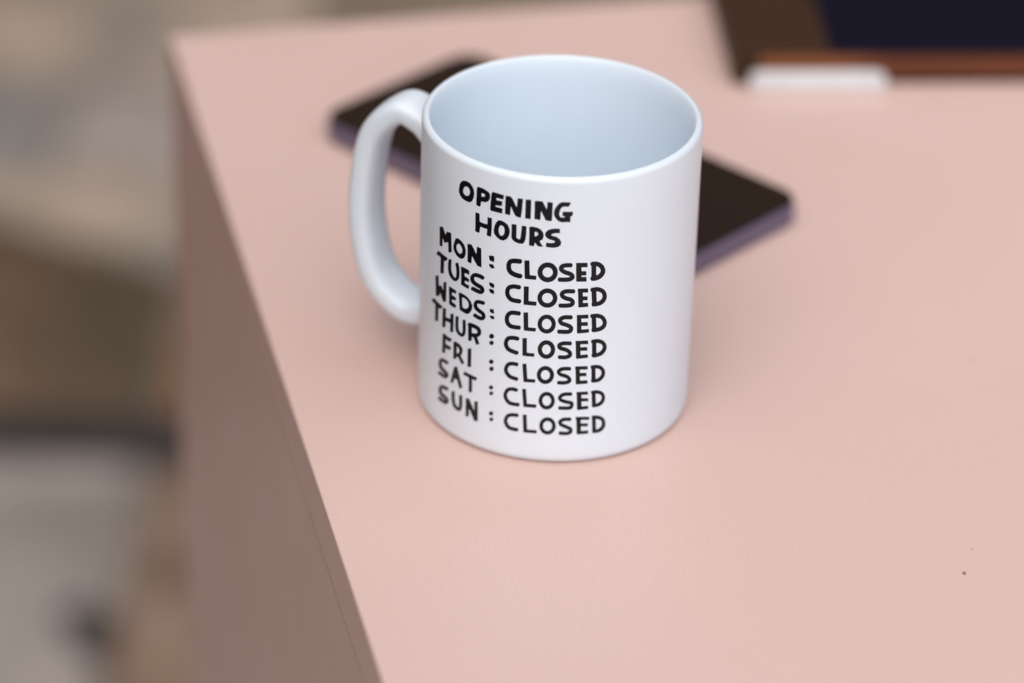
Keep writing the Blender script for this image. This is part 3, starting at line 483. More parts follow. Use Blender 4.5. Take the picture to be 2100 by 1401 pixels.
[[1181,5111,1054,5108,1033,5082,1024,5057,1025,5036,1032,5014,1044,4995,1065,4975,1072,4960,1094,4632,1093,4625,1081,4598,1079,4573,1084,4551,1099,4525,1105,4506,1112,4501,1232,4492,1246,4500,1302,4502,1344,4509,1380,4519,1413,4533,1441,4548,1463,4564,1483,4583,1499,4602,1513,4626,1525,4654,1534,4682,1539,4713,1541,4748,1539,4781,1532,4818,1522,4852,1506,4890,1486,4929,1462,4965,1440,4993,1415,5018,1391,5037,1363,5055,1331,5071,1292,5087,1246,5101,1217,5107],
[1211,4968,1242,4963,1291,4947,1324,4930,1351,4910,1371,4885,1391,4851,1406,4813,1412,4783,1411,4755,1403,4724,1391,4701,1373,4682,1345,4664,1309,4650,1277,4643,1239,4641,1230,4645,1227,4659,1207,4955,1208,4965]]]],
["THUR:",[[[-4330,4330,-4350,4312,-4471,4187,-4484,4173,-4487,4164,-4471,4162,-4249,4164,-4238,4159,-4230,3614,-4225,3610,-4211,3614,-4053,3695,-4041,3707,-4040,3719,-4044,4116,-4041,4143,-4035,4149,-4022,4151,-3956,4146,-3938,4149,-3921,4164,-3822,4277,-3813,4288,-3812,4296,-4302,4337,-4316,4336]],
[[-3803,4249,-3810,4242,-3812,4226,-3823,3622,-3821,3605,-3814,3604,-3791,3613,-3677,3666,-3666,3673,-3659,3680,-3656,3696,-3653,3868,-3651,3880,-3646,3887,-3625,3894,-3452,3925,-3439,3925,-3435,3916,-3435,3625,-3429,3622,-3419,3625,-3308,3673,-3294,3682,-3290,3691,-3289,3703,-3287,4294,-3291,4296,-3305,4293,-3415,4245,-3425,4239,-3430,4234,-3433,4221,-3434,4079,-3435,4071,-3440,4064,-3460,4058,-3639,4026,-3646,4027,-3650,4036,-3648,4316,-3652,4318,-3668,4313]],
[[-3156,4283,-3196,4249,-3202,4240,-3210,4128,-3210,3991,-3206,3887,-3197,3826,-3181,3776,-3160,3743,-3132,3717,-3096,3696,-3046,3678,-2997,3669,-2958,3669,-2923,3677,-2889,3694,-2869,3711,-2852,3729,-2836,3751,-2825,3770,-2802,3826,-2787,3890,-2781,3965,-2781,4081,-2797,4291,-2803,4296,-2820,4292,-2841,4291,-2857,4286,-2878,4274,-2899,4256,-2912,4248,-2917,4242,-2918,4227,-2904,4041,-2905,3911,-2909,3862,-2917,3823,-2926,3797,-2931,3792,-2939,3789,-2961,3793,-2987,3801,-3027,3824,-3050,3850,-3064,3888,-3073,3942,-3077,4027,-3078,4149,-3072,4292,-3075,4295,-3115,4298,-3133,4294]],
[[-2660,4263,-2693,4234,-2711,4203,-2717,4175,-2713,4155,-2699,4135,-2693,4116,-2685,3667,-2682,3650,-2678,3648,-2665,3651,-2566,3689,-2551,3697,-2546,3709,-2547,3818,-2545,3822,-2538,3827,-2494,3836,-2487,3833,-2483,3827,-2388,3620,-2380,3619,-2373,3624,-2282,3686,-2276,3693,-2275,3702,-2349,3872,-2352,3885,-2345,3894,-2300,3927,-2275,3954,-2250,3989,-2231,4032,-2219,4076,-2216,4120,-2224,4160,-2241,4198,-2263,4226,-2293,4250,-2328,4266,-2376,4277,-2470,4286,-2549,4282,-2565,4287,-2600,4275,-2648,4268],
[-2552,4137,-2545,4143,-2534,4145,-2467,4142,-2416,4134,-2387,4122,-2366,4101,-2354,4076,-2355,4050,-2361,4034,-2367,4022,-2379,4012,-2394,4004,-2447,3982,-2498,3969,-2537,3962,-2546,3962,-2549,3965,-2551,3975,-2554,4122]],
[[-1894,4151,-1908,4141,-1922,4128,-1933,4114,-1942,4097,-1951,4065,-1951,4047,-1948,4033,-1943,4021,-1934,4009,-1922,4000,-1910,3995,-1895,3992,-1879,3993,-1862,3997,-1848,4004,-1834,4013,-1820,4026,-1810,4039,-1800,4056,-1793,4072,-1790,4091,-1790,4109,-1793,4123,-1799,4136,-1808,4147,-1820,4157,-1832,4162,-1848,4164,-1862,4163,-1880,4158],
[-1877,3929,-1891,3921,-1905,3910,-1925,3886,-1933,3869,-1937,3853,-1938,3824,-1934,3811,-1927,3798,-1907,3783,-1881,3778,-1853,3785,-1839,3793,-1825,3803,-1805,3828,-1797,3844,-1792,3860,-1792,3889,-1795,3902,-1802,3915,-1821,3931,-1835,3935,-1849,3936]]]],
["CLOSED",[[[-1269,4252,-1325,4232,-1348,4220,-1369,4205,-1387,4188,-1404,4168,-1419,4145,-1434,4117,-1450,4081,-1461,4050,-1470,4011,-1476,3974,-1478,3944,-1476,3916,-1470,3885,-1462,3858,-1440,3810,-1412,3769,-1376,3735,-1334,3709,-1287,3689,-1240,3675,-1076,3649,-1064,3649,-1032,3680,-1023,3695,-1017,3710,-1014,3725,-1015,3743,-1028,3784,-1041,3788,-1202,3816,-1238,3827,-1275,3845,-1306,3870,-1330,3904,-1340,3927,-1346,3947,-1349,3968,-1348,3986,-1341,4020,-1330,4055,-1315,4084,-1303,4098,-1285,4107,-1262,4115,-1187,4130,-1151,4131,-1064,4126,-1051,4127,-1024,4152,-1010,4173,-1005,4187,-1003,4202,-1004,4216,-1007,4230,-1014,4243,-1028,4262,-1038,4266,-1126,4271,-1165,4271,-1204,4266]],
[[-912,4242,-915,4234,-915,4223,-899,3659,-895,3657,-889,3656,-569,3665,-556,3668,-552,3680,-547,3763,-547,3776,-550,3781,-563,3783,-755,3780,-763,3780,-767,3783,-769,3797,-784,4259,-788,4263,-798,4263,-899,4246]],
[[-247,4255,-272,4247,-296,4236,-339,4208,-378,4169,-411,4121,-435,4068,-452,4009,-458,3950,-455,3889,-443,3831,-422,3778,-392,3730,-374,3709,-355,3691,-313,3662,-291,3652,-266,3643,-219,3636,-194,3636,-169,3640,-145,3646,-120,3655,-96,3668,-74,3682,-35,3718,-2,3763,12,3789,25,3818,42,3876,49,3938,46,3999,40,4031,33,4059,11,4115,-3,4140,-20,4165,-57,4204,-79,4222,-101,4235,-123,4246,-148,4254,-173,4259,-198,4260,-223,4259],
[-213,4113,-187,4113,-164,4106,-141,4093,-121,4074,-104,4052,-91,4024,-82,3993,-78,3960,-79,3928,-85,3895,-95,3866,-110,3840,-128,3817,-149,3800,-171,3789,-195,3784,-220,3784,-245,3791,-267,3803,-287,3821,-304,3843,-318,3871,-327,3902,-331,3934,-330,3967,-324,4000,-313,4030,-299,4056,-282,4077,-261,4095,-237,4108]],
[[279,4243,236,4233,190,4215,154,4192,127,4166,110,4139,100,4107,99,4071,107,4035,119,4010,133,3989,149,3971,168,3955,187,3944,209,3935,309,3908,343,3893,382,3869,410,3846,426,3828,428,3821,428,3814,421,3803,400,3790,369,3779,338,3773,298,3771,183,3778,161,3776,137,3741,132,3726,131,3708,134,3690,139,3676,159,3646,165,3643,281,3636,327,3635,374,3640,423,3654,472,3676,506,3702,520,3718,530,3736,539,3757,544,3779,547,3800,547,3822,544,3843,537,3869,528,3891,517,3909,485,3947,437,3986,380,4021,339,4037,242,4064,230,4070,224,4077,229,4084,250,4096,274,4104,299,4108,349,4110,498,4104,502,4107,507,4118,518,4136,525,4157,524,4182,515,4207,504,4222,500,4233,496,4236,490,4238,347,4245]],
[[951,4240,640,4250,630,4248,627,4245,626,4233,632,4147,638,4107,662,3667,663,3656,667,3649,686,3643,736,3645,787,3644,812,3649,1005,3656,1011,3657,1015,3661,1015,3672,1004,3757,1002,3768,998,3772,985,3774,801,3768,794,3771,791,3782,784,3890,787,3902,799,3904,977,3900,983,3901,987,3906,980,4004,978,4015,975,4019,963,4022,789,4026,779,4029,776,4038,772,4114,773,4121,776,4125,788,4126,991,4117,1002,4120,1003,4135,997,4221,995,4232,986,4238]],
[[1249,4258,1203,4258,1107,4248,1090,4224,1083,4203,1083,4185,1087,4167,1096,4148,1112,4128,1116,4113,1130,3794,1128,3773,1115,3742,1114,3721,1121,3695,1134,3671,1140,3653,1147,3649,1264,3636,1276,3649,1328,3653,1361,3658,1393,3668,1425,3682,1451,3699,1477,3720,1498,3742,1518,3767,1535,3793,1549,3823,1561,3857,1569,3888,1572,3920,1572,3949,1568,3982,1560,4012,1546,4047,1530,4079,1510,4111,1488,4140,1468,4161,1441,4184,1414,4202,1384,4219,1347,4235,1311,4247,1278,4255],
[1255,4121,1283,4118,1323,4107,1359,4090,1390,4070,1410,4049,1428,4022,1441,3993,1446,3967,1443,3935,1431,3897,1413,3864,1389,3836,1364,3815,1336,3800,1309,3792,1274,3789,1267,3791,1264,3795,1262,3810,1247,4107,1249,4118]]]],
["FRI:",[[[-3779,3396,-3789,3387,-3791,3378,-3794,3293,-3803,3266,-3796,3256,-3795,3245,-3804,2746,-3800,2739,-3789,2741,-3653,2805,-3643,2813,-3639,2823,-3636,2960,-3631,2978,-3621,2983,-3610,2984,-3456,2991,-3441,2994,-3436,2997,-3427,3009,-3367,3113,-3361,3127,-3362,3130,-3372,3133,-3628,3125,-3633,3138,-3628,3265,-3623,3271,-3607,3275,-3434,3282,-3414,3286,-3404,3296,-3395,3312,-3341,3406,-3338,3419,-3353,3422,-3617,3415,-3627,3422,-3628,3454,-3634,3462,-3655,3454]],
[[-3267,3368,-3271,3359,-3272,3347,-3272,2792,-3267,2789,-3253,2794,-3133,2847,-3127,2857,-3124,2913,-3120,2918,-3112,2924,-3081,2936,-3070,2930,-2919,2757,-2910,2753,-2900,2758,-2820,2827,-2813,2835,-2810,2842,-2960,3028,-2958,3036,-2934,3073,-2916,3109,-2903,3143,-2893,3180,-2888,3215,-2888,3248,-2893,3275,-2904,3300,-2936,3341,-2983,3375,-3012,3389,-3042,3398,-3070,3400,-3120,3399,-3124,3402,-3126,3423,-3130,3426,-3139,3425,-3152,3420,-3253,3377],
[-3119,3270,-3107,3270,-3095,3266,-3057,3242,-3030,3214,-3020,3189,-3022,3151,-3037,3105,-3049,3084,-3062,3067,-3075,3055,-3088,3047,-3115,3035,-3122,3035,-3125,3040,-3126,3248,-3124,3264]],
[[-2683,3387,-2691,3380,-2694,3364,-2688,2765,-2684,2760,-2676,2760,-2560,2805,-2552,2813,-2550,2826,-2557,3425,-2560,3430,-2571,3429]],
[[-1881,3293,-1895,3283,-1909,3270,-1927,3242,-1932,3225,-1935,3210,-1932,3182,-1926,3169,-1917,3157,-1895,3146,-1881,3144,-1866,3145,-1838,3155,-1824,3165,-1811,3178,-1794,3205,-1788,3222,-1785,3237,-1788,3265,-1793,3278,-1803,3290,-1824,3302,-1839,3304,-1853,3303],
[-1857,3060,-1871,3052,-1885,3041,-1906,3015,-1914,2998,-1918,2982,-1919,2953,-1915,2940,-1908,2927,-1889,2911,-1875,2907,-1860,2906,-1832,2913,-1818,2921,-1804,2932,-1784,2957,-1776,2974,-1771,2990,-1771,3019,-1774,3033,-1781,3045,-1801,3062,-1815,3066,-1829,3067]]]],
["CLOSED",[[[-1258,3379,-1307,3356,-1327,3343,-1347,3326,-1365,3307,-1379,3289,-1407,3239,-1422,3203,-1433,3167,-1447,3102,-1449,3072,-1448,3044,-1445,3019,-1437,2992,-1413,2945,-1374,2891,-1334,2850,-1293,2823,-1256,2807,-1210,2795,-1048,2771,-1039,2773,-1011,2809,-1001,2833,-1000,2858,-1008,2897,-1039,2905,-1174,2924,-1207,2933,-1232,2945,-1252,2959,-1271,2977,-1304,3020,-1318,3042,-1326,3062,-1330,3079,-1331,3097,-1325,3135,-1310,3182,-1294,3217,-1278,3235,-1265,3244,-1245,3253,-1193,3268,-1157,3270,-1059,3269,-1046,3270,-1023,3297,-1012,3317,-1008,3340,-1011,3364,-1027,3394,-1036,3398,-1173,3399,-1213,3392]],
[[-826,3397,-887,3382,-892,3378,-894,3371,-843,2784,-838,2779,-818,2778,-505,2801,-501,2804,-499,2811,-497,2895,-497,2910,-502,2916,-717,2905,-727,2908,-731,2922,-772,3398,-775,3405,-782,3407]],
[[-242,3391,-288,3376,-313,3362,-334,3348,-374,3311,-407,3266,-433,3213,-450,3157,-458,3098,-459,3069,-457,3037,-445,2980,-425,2926,-396,2880,-379,2859,-359,2840,-318,2811,-273,2792,-226,2784,-201,2784,-176,2787,-130,2800,-105,2812,-84,2826,-44,2860,-26,2880,-9,2905,6,2931,18,2957,35,3012,43,3071,44,3100,42,3132,31,3190,11,3243,-18,3293,-34,3314,-54,3334,-94,3365,-117,3376,-142,3386,-167,3392,-192,3395,-217,3394],
[-236,3250,-209,3255,-184,3253,-159,3245,-137,3231,-117,3211,-100,3187,-88,3159,-79,3126,-76,3094,-79,3061,-86,3028,-99,2999,-114,2976,-135,2953,-159,2937,-184,2927,-209,2924,-234,2927,-259,2936,-281,2951,-301,2971,-317,2996,-329,3024,-335,3053,-338,3085,-335,3118,-328,3148,-316,3177,-301,3201,-280,3224,-259,3240]],
[[337,3386,290,3381,247,3369,204,3348,167,3319,141,3288,131,3271,123,3253,118,3220,122,3184,132,3156,148,3127,169,3101,195,3077,217,3063,239,3054,342,3024,374,3011,403,2993,429,2972,443,2953,446,2946,445,2940,436,2932,408,2921,374,2913,337,2907,293,2906,181,2912,159,2910,139,2876,134,2850,136,2836,140,2822,157,2791,160,2788,266,2781,319,2780,369,2784,425,2795,475,2812,510,2832,534,2856,544,2874,550,2891,555,2914,556,2935,553,2961,548,2983,539,3005,527,3027,497,3064,459,3096,411,3127,370,3144,266,3174,247,3185,231,3204,230,3212,231,3215,251,3234,279,3249,307,3257,363,3261,503,3257,517,3260,532,3299,533,3321,528,3343,510,3379,502,3382]],
[[917,3381,796,3386,667,3393,654,3390,648,3385,647,3370,652,3290,655,3279,661,3268,662,3257,685,2798,688,2787,692,2784,708,2780,806,2779,828,2782,1026,2781,1036,2784,1037,2795,1028,2883,1025,2895,1021,2898,820,2901,812,2903,808,2910,802,3031,803,3040,806,3045,818,3046,981,3038,987,3039,992,3044,987,3135,985,3146,982,3150,970,3153,808,3161,798,3164,796,3169,790,3257,791,3266,794,3270,807,3271,1007,3262,1016,3262,1019,3266,1020,3276,1015,3357,1011,3372,1000,3376]],
[[1233,3390,1171,3387,1136,3390,1126,3389,1108,3359,1103,3341,1103,3323,1107,3308,1114,3293,1128,3273,1130,3262,1147,2915,1145,2904,1135,2880,1134,2858,1139,2839,1150,2816,1154,2805,1159,2798,1165,2795,1270,2785,1335,2788,1381,2797,1420,2815,1446,2832,1470,2853,1493,2878,1514,2907,1531,2936,1543,2965,1553,2995,1559,3030,1561,3063,1560,3092,1554,3126,1546,3156,1532,3192,1513,3228,1491,3260,1471,3285,1449,3307,1426,3325,1402,3341,1371,3357,1335,3371,1292,3383,1265,3388],
[1263,3263,1293,3258,1337,3244,1367,3229,1390,3212,1409,3190,1428,3158,1440,3127,1445,3101,1443,3065,1434,3030,1419,2999,1395,2967,1369,2942,1343,2925,1317,2917,1284,2915,1274,2919,1271,2935,1256,3249,1258,3260]]]],
["SAT:",[[[-3829,2538,-3875,2507,-3911,2474,-3940,2437,-3966,2390,-3984,2340,-3992,2292,-3990,2253,-3977,2211,-3945,2165,-3923,2147,-3899,2135,-3854,2123,-3668,2083,-3647,2075,-3639,2067,-3645,2063,-3653,2061,-3689,2058,-3909,2057,-3921,2050,-3968,2010,-3991,1985,-4007,1959,-4020,1911,-4008,1909,-3830,1913,-3734,1917,-3684,1925,-3647,1934,-3610,1948,-3573,1968,-3547,1987,-3523,2011,-3500,2039,-3483,2068,-3471,2097,-3465,2126,-3466,2152,-3472,2171,-3489,2192,-3523,2211,-3647,2248,-3730,2266,-3763,2279,-3784,2299,-3800,2327,-3808,2360,-3808,2393,-3798,2427,-3787,2436,-3776,2439,-3715,2449,-3586,2445,-3575,2446,-3565,2450,-3519,2484,-3505,2498,-3492,2515,-3480,2543,-3481,2579,-3489,2583,-3590,2590,-3655,2587,-3713,2578,-3757,2568,-3796,2554]],
[[-3212,2545,-3228,2511,-3232,2488,-3382,1950,-3385,1930,-3379,1928,-3364,1931,-3263,1957,-3249,1964,-3242,1978,-3203,2118,-3197,2131,-3183,2139,-3101,2153,-3092,2151,-3087,2144,-2991,1893,-2987,1891,-2974,1896,-2875,1960,-2867,1967,-2865,1971,-2866,1982,-3078,2553,-3083,2576,-3095,2593,-3103,2594,-3152,2565,-3203,2550],
[-3155,2287,-3150,2291,-3145,2288,-3144,2281,-3146,2276,-3152,2274,-3157,2275]],
[[-2797,2555,-2805,2543,-2846,2453,-2851,2440,-2851,2433,-2836,2429,-2640,2422,-2631,2419,-2628,2413,-2621,1923,-2616,1919,-2608,1921,-2504,1961,-2499,1967,-2497,1979,-2502,2385,-2500,2404,-2496,2409,-2488,2411,-2390,2402,-2382,2402,-2374,2405,-2363,2425,-2329,2508,-2326,2520,-2331,2525,-2343,2527,-2780,2558]],
[[-1866,2415,-1890,2393,-1907,2366,-1914,2338,-1913,2324,-1910,2310,-1895,2289,-1873,2278,-1848,2278,-1834,2283,-1820,2290,-1796,2312,-1780,2338,-1774,2366,-1774,2380,-1777,2394,-1791,2416,-1813,2427,-1838,2427,-1852,2422],
[-1843,2221,-1868,2204,-1885,2182,-1896,2153,-1896,2127,-1886,2104,-1868,2091,-1843,2087,-1819,2094,-1795,2111,-1777,2134,-1767,2162,-1767,2188,-1778,2211,-1795,2224,-1819,2228]]]],
["CLOSED",[[[-1230,2524,-1263,2513,-1290,2500,-1316,2484,-1339,2464,-1358,2442,-1377,2414,-1394,2385,-1410,2351,-1424,2310,-1434,2275,-1440,2240,-1443,2207,-1442,2174,-1437,2142,-1427,2108,-1415,2078,-1384,2023,-1346,1975,-1308,1942,-1267,1923,-1241,1916,-1211,1911,-1118,1907,-1063,1910,-965,1920,-942,1953,-935,1969,-932,1984,-933,1998,-937,2012,-955,2043,-968,2045,-1059,2036,-1099,2035,-1174,2038,-1214,2045,-1238,2056,-1262,2078,-1289,2113,-1312,2154,-1322,2181,-1327,2206,-1328,2231,-1325,2257,-1317,2289,-1303,2325,-1288,2354,-1273,2374,-1257,2387,-1234,2397,-1204,2405,-1168,2412,-1138,2412,-1066,2401,-1043,2400,-1015,2427,-1006,2443,-1001,2458,-999,2473,-1001,2491,-1014,2520,-1021,2525,-1099,2538,-1135,2540,-1175,2537]],
[[-777,2555,-866,2533,-875,2528,-877,2521,-824,1944,-820,1926,-813,1924,-778,1931,-460,1949,-448,1951,-445,1955,-443,1964,-441,2048,-442,2062,-446,2066,-705,2055,-715,2056,-718,2059,-764,2543,-767,2553]],
[[-178,2519,-222,2504,-243,2492,-265,2477,-301,2442,-333,2396,-356,2346,-373,2290,-380,2231,-379,2172,-369,2118,-350,2065,-323,2018,-290,1979,-252,1949,-229,1937,-207,1928,-163,1919,-116,1921,-91,1926,-69,1934,-26,1958,-5,1975,13,1994,45,2037,71,2089,87,2145,94,2204,92,2262,81,2320,61,2374,33,2425,-2,2464,-41,2494,-84,2514,-106,2520,-131,2522],
[-157,2392,-131,2393,-105,2386,-83,2373,-62,2354,-45,2330,-31,2301,-21,2269,-17,2236,-17,2203,-22,2170,-32,2138,-46,2110,-65,2085,-85,2067,-108,2055,-132,2049,-158,2049,-180,2055,-202,2067,-224,2087,-241,2110,-254,2137,-264,2168,-269,2201,-269,2234,-265,2267,-256,2297,-242,2327,-225,2351,-205,2370,-180,2385]],
[[411,2522,358,2516,311,2501,265,2475,229,2443,204,2409,188,2368,184,2346,182,2324,184,2306,188,2284,201,2254,219,2230,240,2211,275,2191,332,2166,417,2135,452,2126,525,2111,541,2105,544,2101,545,2094,537,2065,531,2054,521,2048,502,2044,474,2042,417,2042,254,2049,210,2048,207,2046,205,2039,205,2017,201,1987,206,1958,207,1936,211,1929,221,1927,440,1920,491,1920,535,1924,569,1935,598,1952,620,1977,635,2009,651,2071,652,2097,651,2119,646,2141,637,2163,624,2182,610,2197,588,2213,562,2224,451,2249,381,2274,315,2302,296,2313,289,2320,288,2329,292,2340,310,2361,337,2380,371,2394,421,2400,562,2398,575,2398,581,2401,593,2436,596,2458,591,2480,574,2517,564,2520]],
[[964,2514,731,2523,722,2521,719,2519,717,2508,722,2435,729,2398,752,1923,754,1912,760,1906,779,1899,830,1901,884,1898,907,1904,1082,1908,1090,1910,1092,1914,1082,2003,1079,2013,1076,2018,1063,2020,899,2016,890,2019,887,2027,879,2174,880,2185,883,2189,1067,2172,1075,2173,1078,2180,1076,2265,1074,2272,1069,2277,886,2297,876,2300,873,2306,867,2399,868,2406,872,2410,1048,2402,1058,2403,1061,2405,1063,2416,1058,2482,1054,2505,1044,2509]],
[[1278,2523,1213,2521,1168,2523,1162,2517,1159,2506,1151,2489,1147,2475,1148,2460,1151,2445,1158,2430,1169,2413,1172,2402,1194,2044,1191,2015,1192,2000,1199,1962,1202,1955,1219,1948,1231,1940,1288,1941,1317,1939,1386,1948,1435,1963,1488,1990,1510,2007,1533,2028,1562,2066,1573,2090,1583,2118,1590,2149,1594,2182,1595,2214,1593,2244,1587,2278,1579,2309,1567,2340,1553,2369,1537,2394,1516,2419,1496,2439,1468,2460,1441,2476,1409,2492,1340,2516,1311,2521],
[1301,2399,1332,2396,1372,2384,1412,2365,1440,2346,1456,2327,1469,2303,1477,2276,1482,2246,1481,2209,1474,2174,1462,2146,1448,2127,1420,2103,1387,2084,1355,2072,1322,2068,1315,2074,1313,2097,1295,2385,1296,2395]]]],
["SUN:",[[[-3800,1629,-3842,1600,-3879,1564,-3911,1523,-3938,1475,-3957,1428,-3967,1382,-3966,1345,-3954,1310,-3938,1285,-3919,1266,-3897,1251,-3873,1241,-3828,1234,-3711,1231,-3638,1211,-3619,1203,-3611,1195,-3612,1192,-3623,1188,-3661,1185,-3869,1192,-3886,1189,-3945,1140,-3968,1115,-3983,1090,-3998,1041,-3984,1039,-3801,1037,-3750,1038,-3702,1041,-3652,1048,-3609,1059,-3572,1073,-3536,1094,-3511,1113,-3486,1138,-3465,1166,-3449,1197,-3439,1224,-3434,1252,-3435,1278,-3442,1300,-3455,1317,-3476,1332,-3546,1362,-3610,1378,-3710,1382,-3737,1388,-3759,1404,-3774,1426,-3782,1451,-3782,1474,-3769,1514,-3763,1521,-3752,1528,-3686,1543,-3553,1556,-3543,1558,-3533,1562,-3488,1600,-3474,1616,-3464,1632,-3458,1646,-3455,1662,-3461,1693,-3465,1696,-3475,1697,-3581,1690,-3631,1683,-3733,1659,-3767,1646]],
[[-3265,1674,-3289,1657,-3317,1640,-3322,1633,-3323,1624,-3317,1444,-3311,1366,-3290,1264,-3263,1202,-3236,1166,-3205,1143,-3158,1120,-3105,1104,-3056,1096,-3020,1097,-2985,1108,-2950,1128,-2932,1143,-2916,1162,-2892,1198,-2870,1252,-2859,1305,-2853,1375,-2852,1468,-2866,1706,-2873,1710,-2933,1694,-2994,1655,-2998,1649,-3000,1634,-2987,1432,-2987,1342,-2995,1254,-3001,1236,-3010,1232,-3055,1245,-3097,1268,-3121,1293,-3140,1330,-3155,1386,-3167,1458,-3178,1702,-3186,1703,-3209,1694,-3237,1687]],
[[-2719,1666,-2725,1655,-2725,1625,-2729,1608,-2725,1584,-2719,1052,-2712,1049,-2699,1053,-2610,1088,-2600,1093,-2595,1099,-2593,1115,-2594,1330,-2592,1353,-2588,1357,-2571,1335,-2388,1012,-2384,1010,-2373,1012,-2282,1046,-2269,1053,-2264,1062,-2264,1103,-2280,1705,-2282,1722,-2291,1723,-2314,1716,-2390,1687,-2398,1683,-2402,1678,-2404,1662,-2398,1406,-2399,1387,-2402,1376,-2410,1381,-2422,1401,-2597,1707,-2604,1711,-2613,1708]],
[[-1839,1536,-1863,1515,-1881,1488,-1889,1460,-1887,1431,-1875,1408,-1853,1395,-1828,1393,-1800,1403,-1786,1413,-1773,1425,-1756,1453,-1748,1481,-1751,1509,-1763,1532,-1774,1540,-1786,1545,-1810,1546],
[-1826,1328,-1847,1310,-1862,1287,-1870,1258,-1868,1233,-1858,1214,-1837,1202,-1812,1201,-1788,1210,-1767,1227,-1757,1241,-1750,1255,-1743,1282,-1746,1307,-1758,1326,-1777,1337,-1802,1338]]]],
["CLOSED",[[[-1182,1651,-1244,1628,-1267,1616,-1289,1601,-1307,1586,-1326,1565,-1344,1540,-1359,1514,-1377,1477,-1391,1440,-1401,1404,-1409,1365,-1412,1335,-1411,1306,-1407,1277,-1398,1246,-1373,1193,-1335,1135,-1303,1102,-1263,1077,-1223,1063,-1170,1055,-988,1049,-978,1051,-971,1070,-957,1095,-953,1110,-952,1129,-956,1150,-956,1169,-959,1174,-995,1178,-1139,1183,-1173,1187,-1197,1194,-1223,1209,-1245,1231,-1272,1273,-1291,1313,-1296,1334,-1298,1352,-1295,1374,-1290,1398,-1279,1430,-1267,1459,-1254,1481,-1241,1496,-1224,1507,-1201,1518,-1133,1538,-1100,1542,-1015,1545,-989,1548,-968,1577,-960,1593,-956,1612,-958,1634,-974,1668,-979,1672,-1103,1668,-1136,1663]],
[[-781,1672,-826,1662,-832,1657,-834,1648,-801,1085,-800,1070,-796,1060,-790,1057,-777,1057,-423,1073,-408,1076,-405,1087,-402,1173,-403,1184,-407,1187,-674,1179,-687,1181,-691,1199,-719,1674,-721,1679,-727,1682]],
[[-105,1658,-152,1648,-195,1628,-236,1597,-272,1556,-301,1506,-321,1453,-332,1396,-335,1337,-328,1279,-312,1225,-287,1175,-255,1133,-217,1100,-175,1077,-128,1063,-81,1061,-34,1070,10,1088,52,1119,87,1157,116,1205,137,1258,148,1314,150,1373,143,1432,127,1487,102,1538,71,1581,32,1617,-11,1642,-33,1650,-58,1656],
[-121,1524,-95,1528,-67,1525,-41,1516,-19,1500,2,1479,18,1454,30,1425,38,1392,40,1359,37,1325,29,1292,17,1264,0,1239,-19,1219,-44,1203,-69,1194,-94,1191,-119,1194,-145,1204,-167,1220,-187,1241,-203,1267,-215,1296,-222,1325,-224,1358,-221,1391,-214,1421,-203,1450,-187,1475,-166,1498,-145,1514]],
[[559,1658,420,1660,379,1655,348,1648,308,1630,274,1607,247,1581,227,1551,218,1529,214,1507,213,1485,216,1463,222,1441,231,1419,243,1399,260,1378,281,1360,305,1345,510,1243,537,1226,544,1215,539,1200,524,1186,503,1176,478,1171,427,1171,285,1182,254,1182,251,1178,247,1160,240,1141,237,1123,240,1104,246,1086,252,1064,264,1061,428,1048,475,1047,510,1051,548,1061,582,1078,610,1101,633,1133,641,1152,647,1173,650,1199,649,1221,646,1244,638,1266,628,1285,615,1305,590,1328,557,1349,449,1406,345,1456,329,1468,320,1482,322,1493,340,1509,365,1523,393,1533,434,1538,569,1535,582,1535,588,1538,601,1582,600,1608,581,1654,575,1657]],
[[957,1655,736,1670,726,1668,723,1663,727,1572,730,1565,743,1558,746,1547,769,1087,773,1076,786,1069,792,1059,796,1057,1108,1059,1121,1060,1125,1063,1126,1074,1116,1153,1114,1164,1111,1169,1098,1172,910,1172,901,1175,898,1180,890,1311,891,1322,894,1325,905,1326,1092,1310,1099,1315,1100,1333,1096,1404,1094,1411,1090,1416,901,1434,888,1437,884,1443,883,1452,879,1537,880,1550,893,1553,1126,1532,1136,1533,1138,1539,1135,1624,1133,1632,1129,1637]],
[[1250,1664,1221,1667,1213,1665,1211,1658,1211,1636,1204,1604,1206,1585,1214,1562,1216,1547,1237,1163,1232,1127,1235,1104,1244,1080,1258,1066,1265,1054,1271,1051,1381,1044,1434,1046,1461,1053,1490,1063,1543,1092,1584,1128,1599,1147,1613,1170,1625,1198,1634,1226,1640,1258,1643,1287,1643,1316,1640,1350,1634,1385,1625,1420,1603,1476,1590,1501,1576,1522,1544,1557,1502,1590,1447,1621,1386,1645,1353,1652],
[1339,1526,1371,1522,1409,1509,1453,1486,1484,1463,1498,1445,1510,1419,1520,1384,1526,1346,1526,1313,1519,1277,1506,1247,1490,1225,1462,1202,1428,1184,1399,1175,1366,1173,1356,1176,1352,1191,1334,1512,1335,1522]]]]]'''

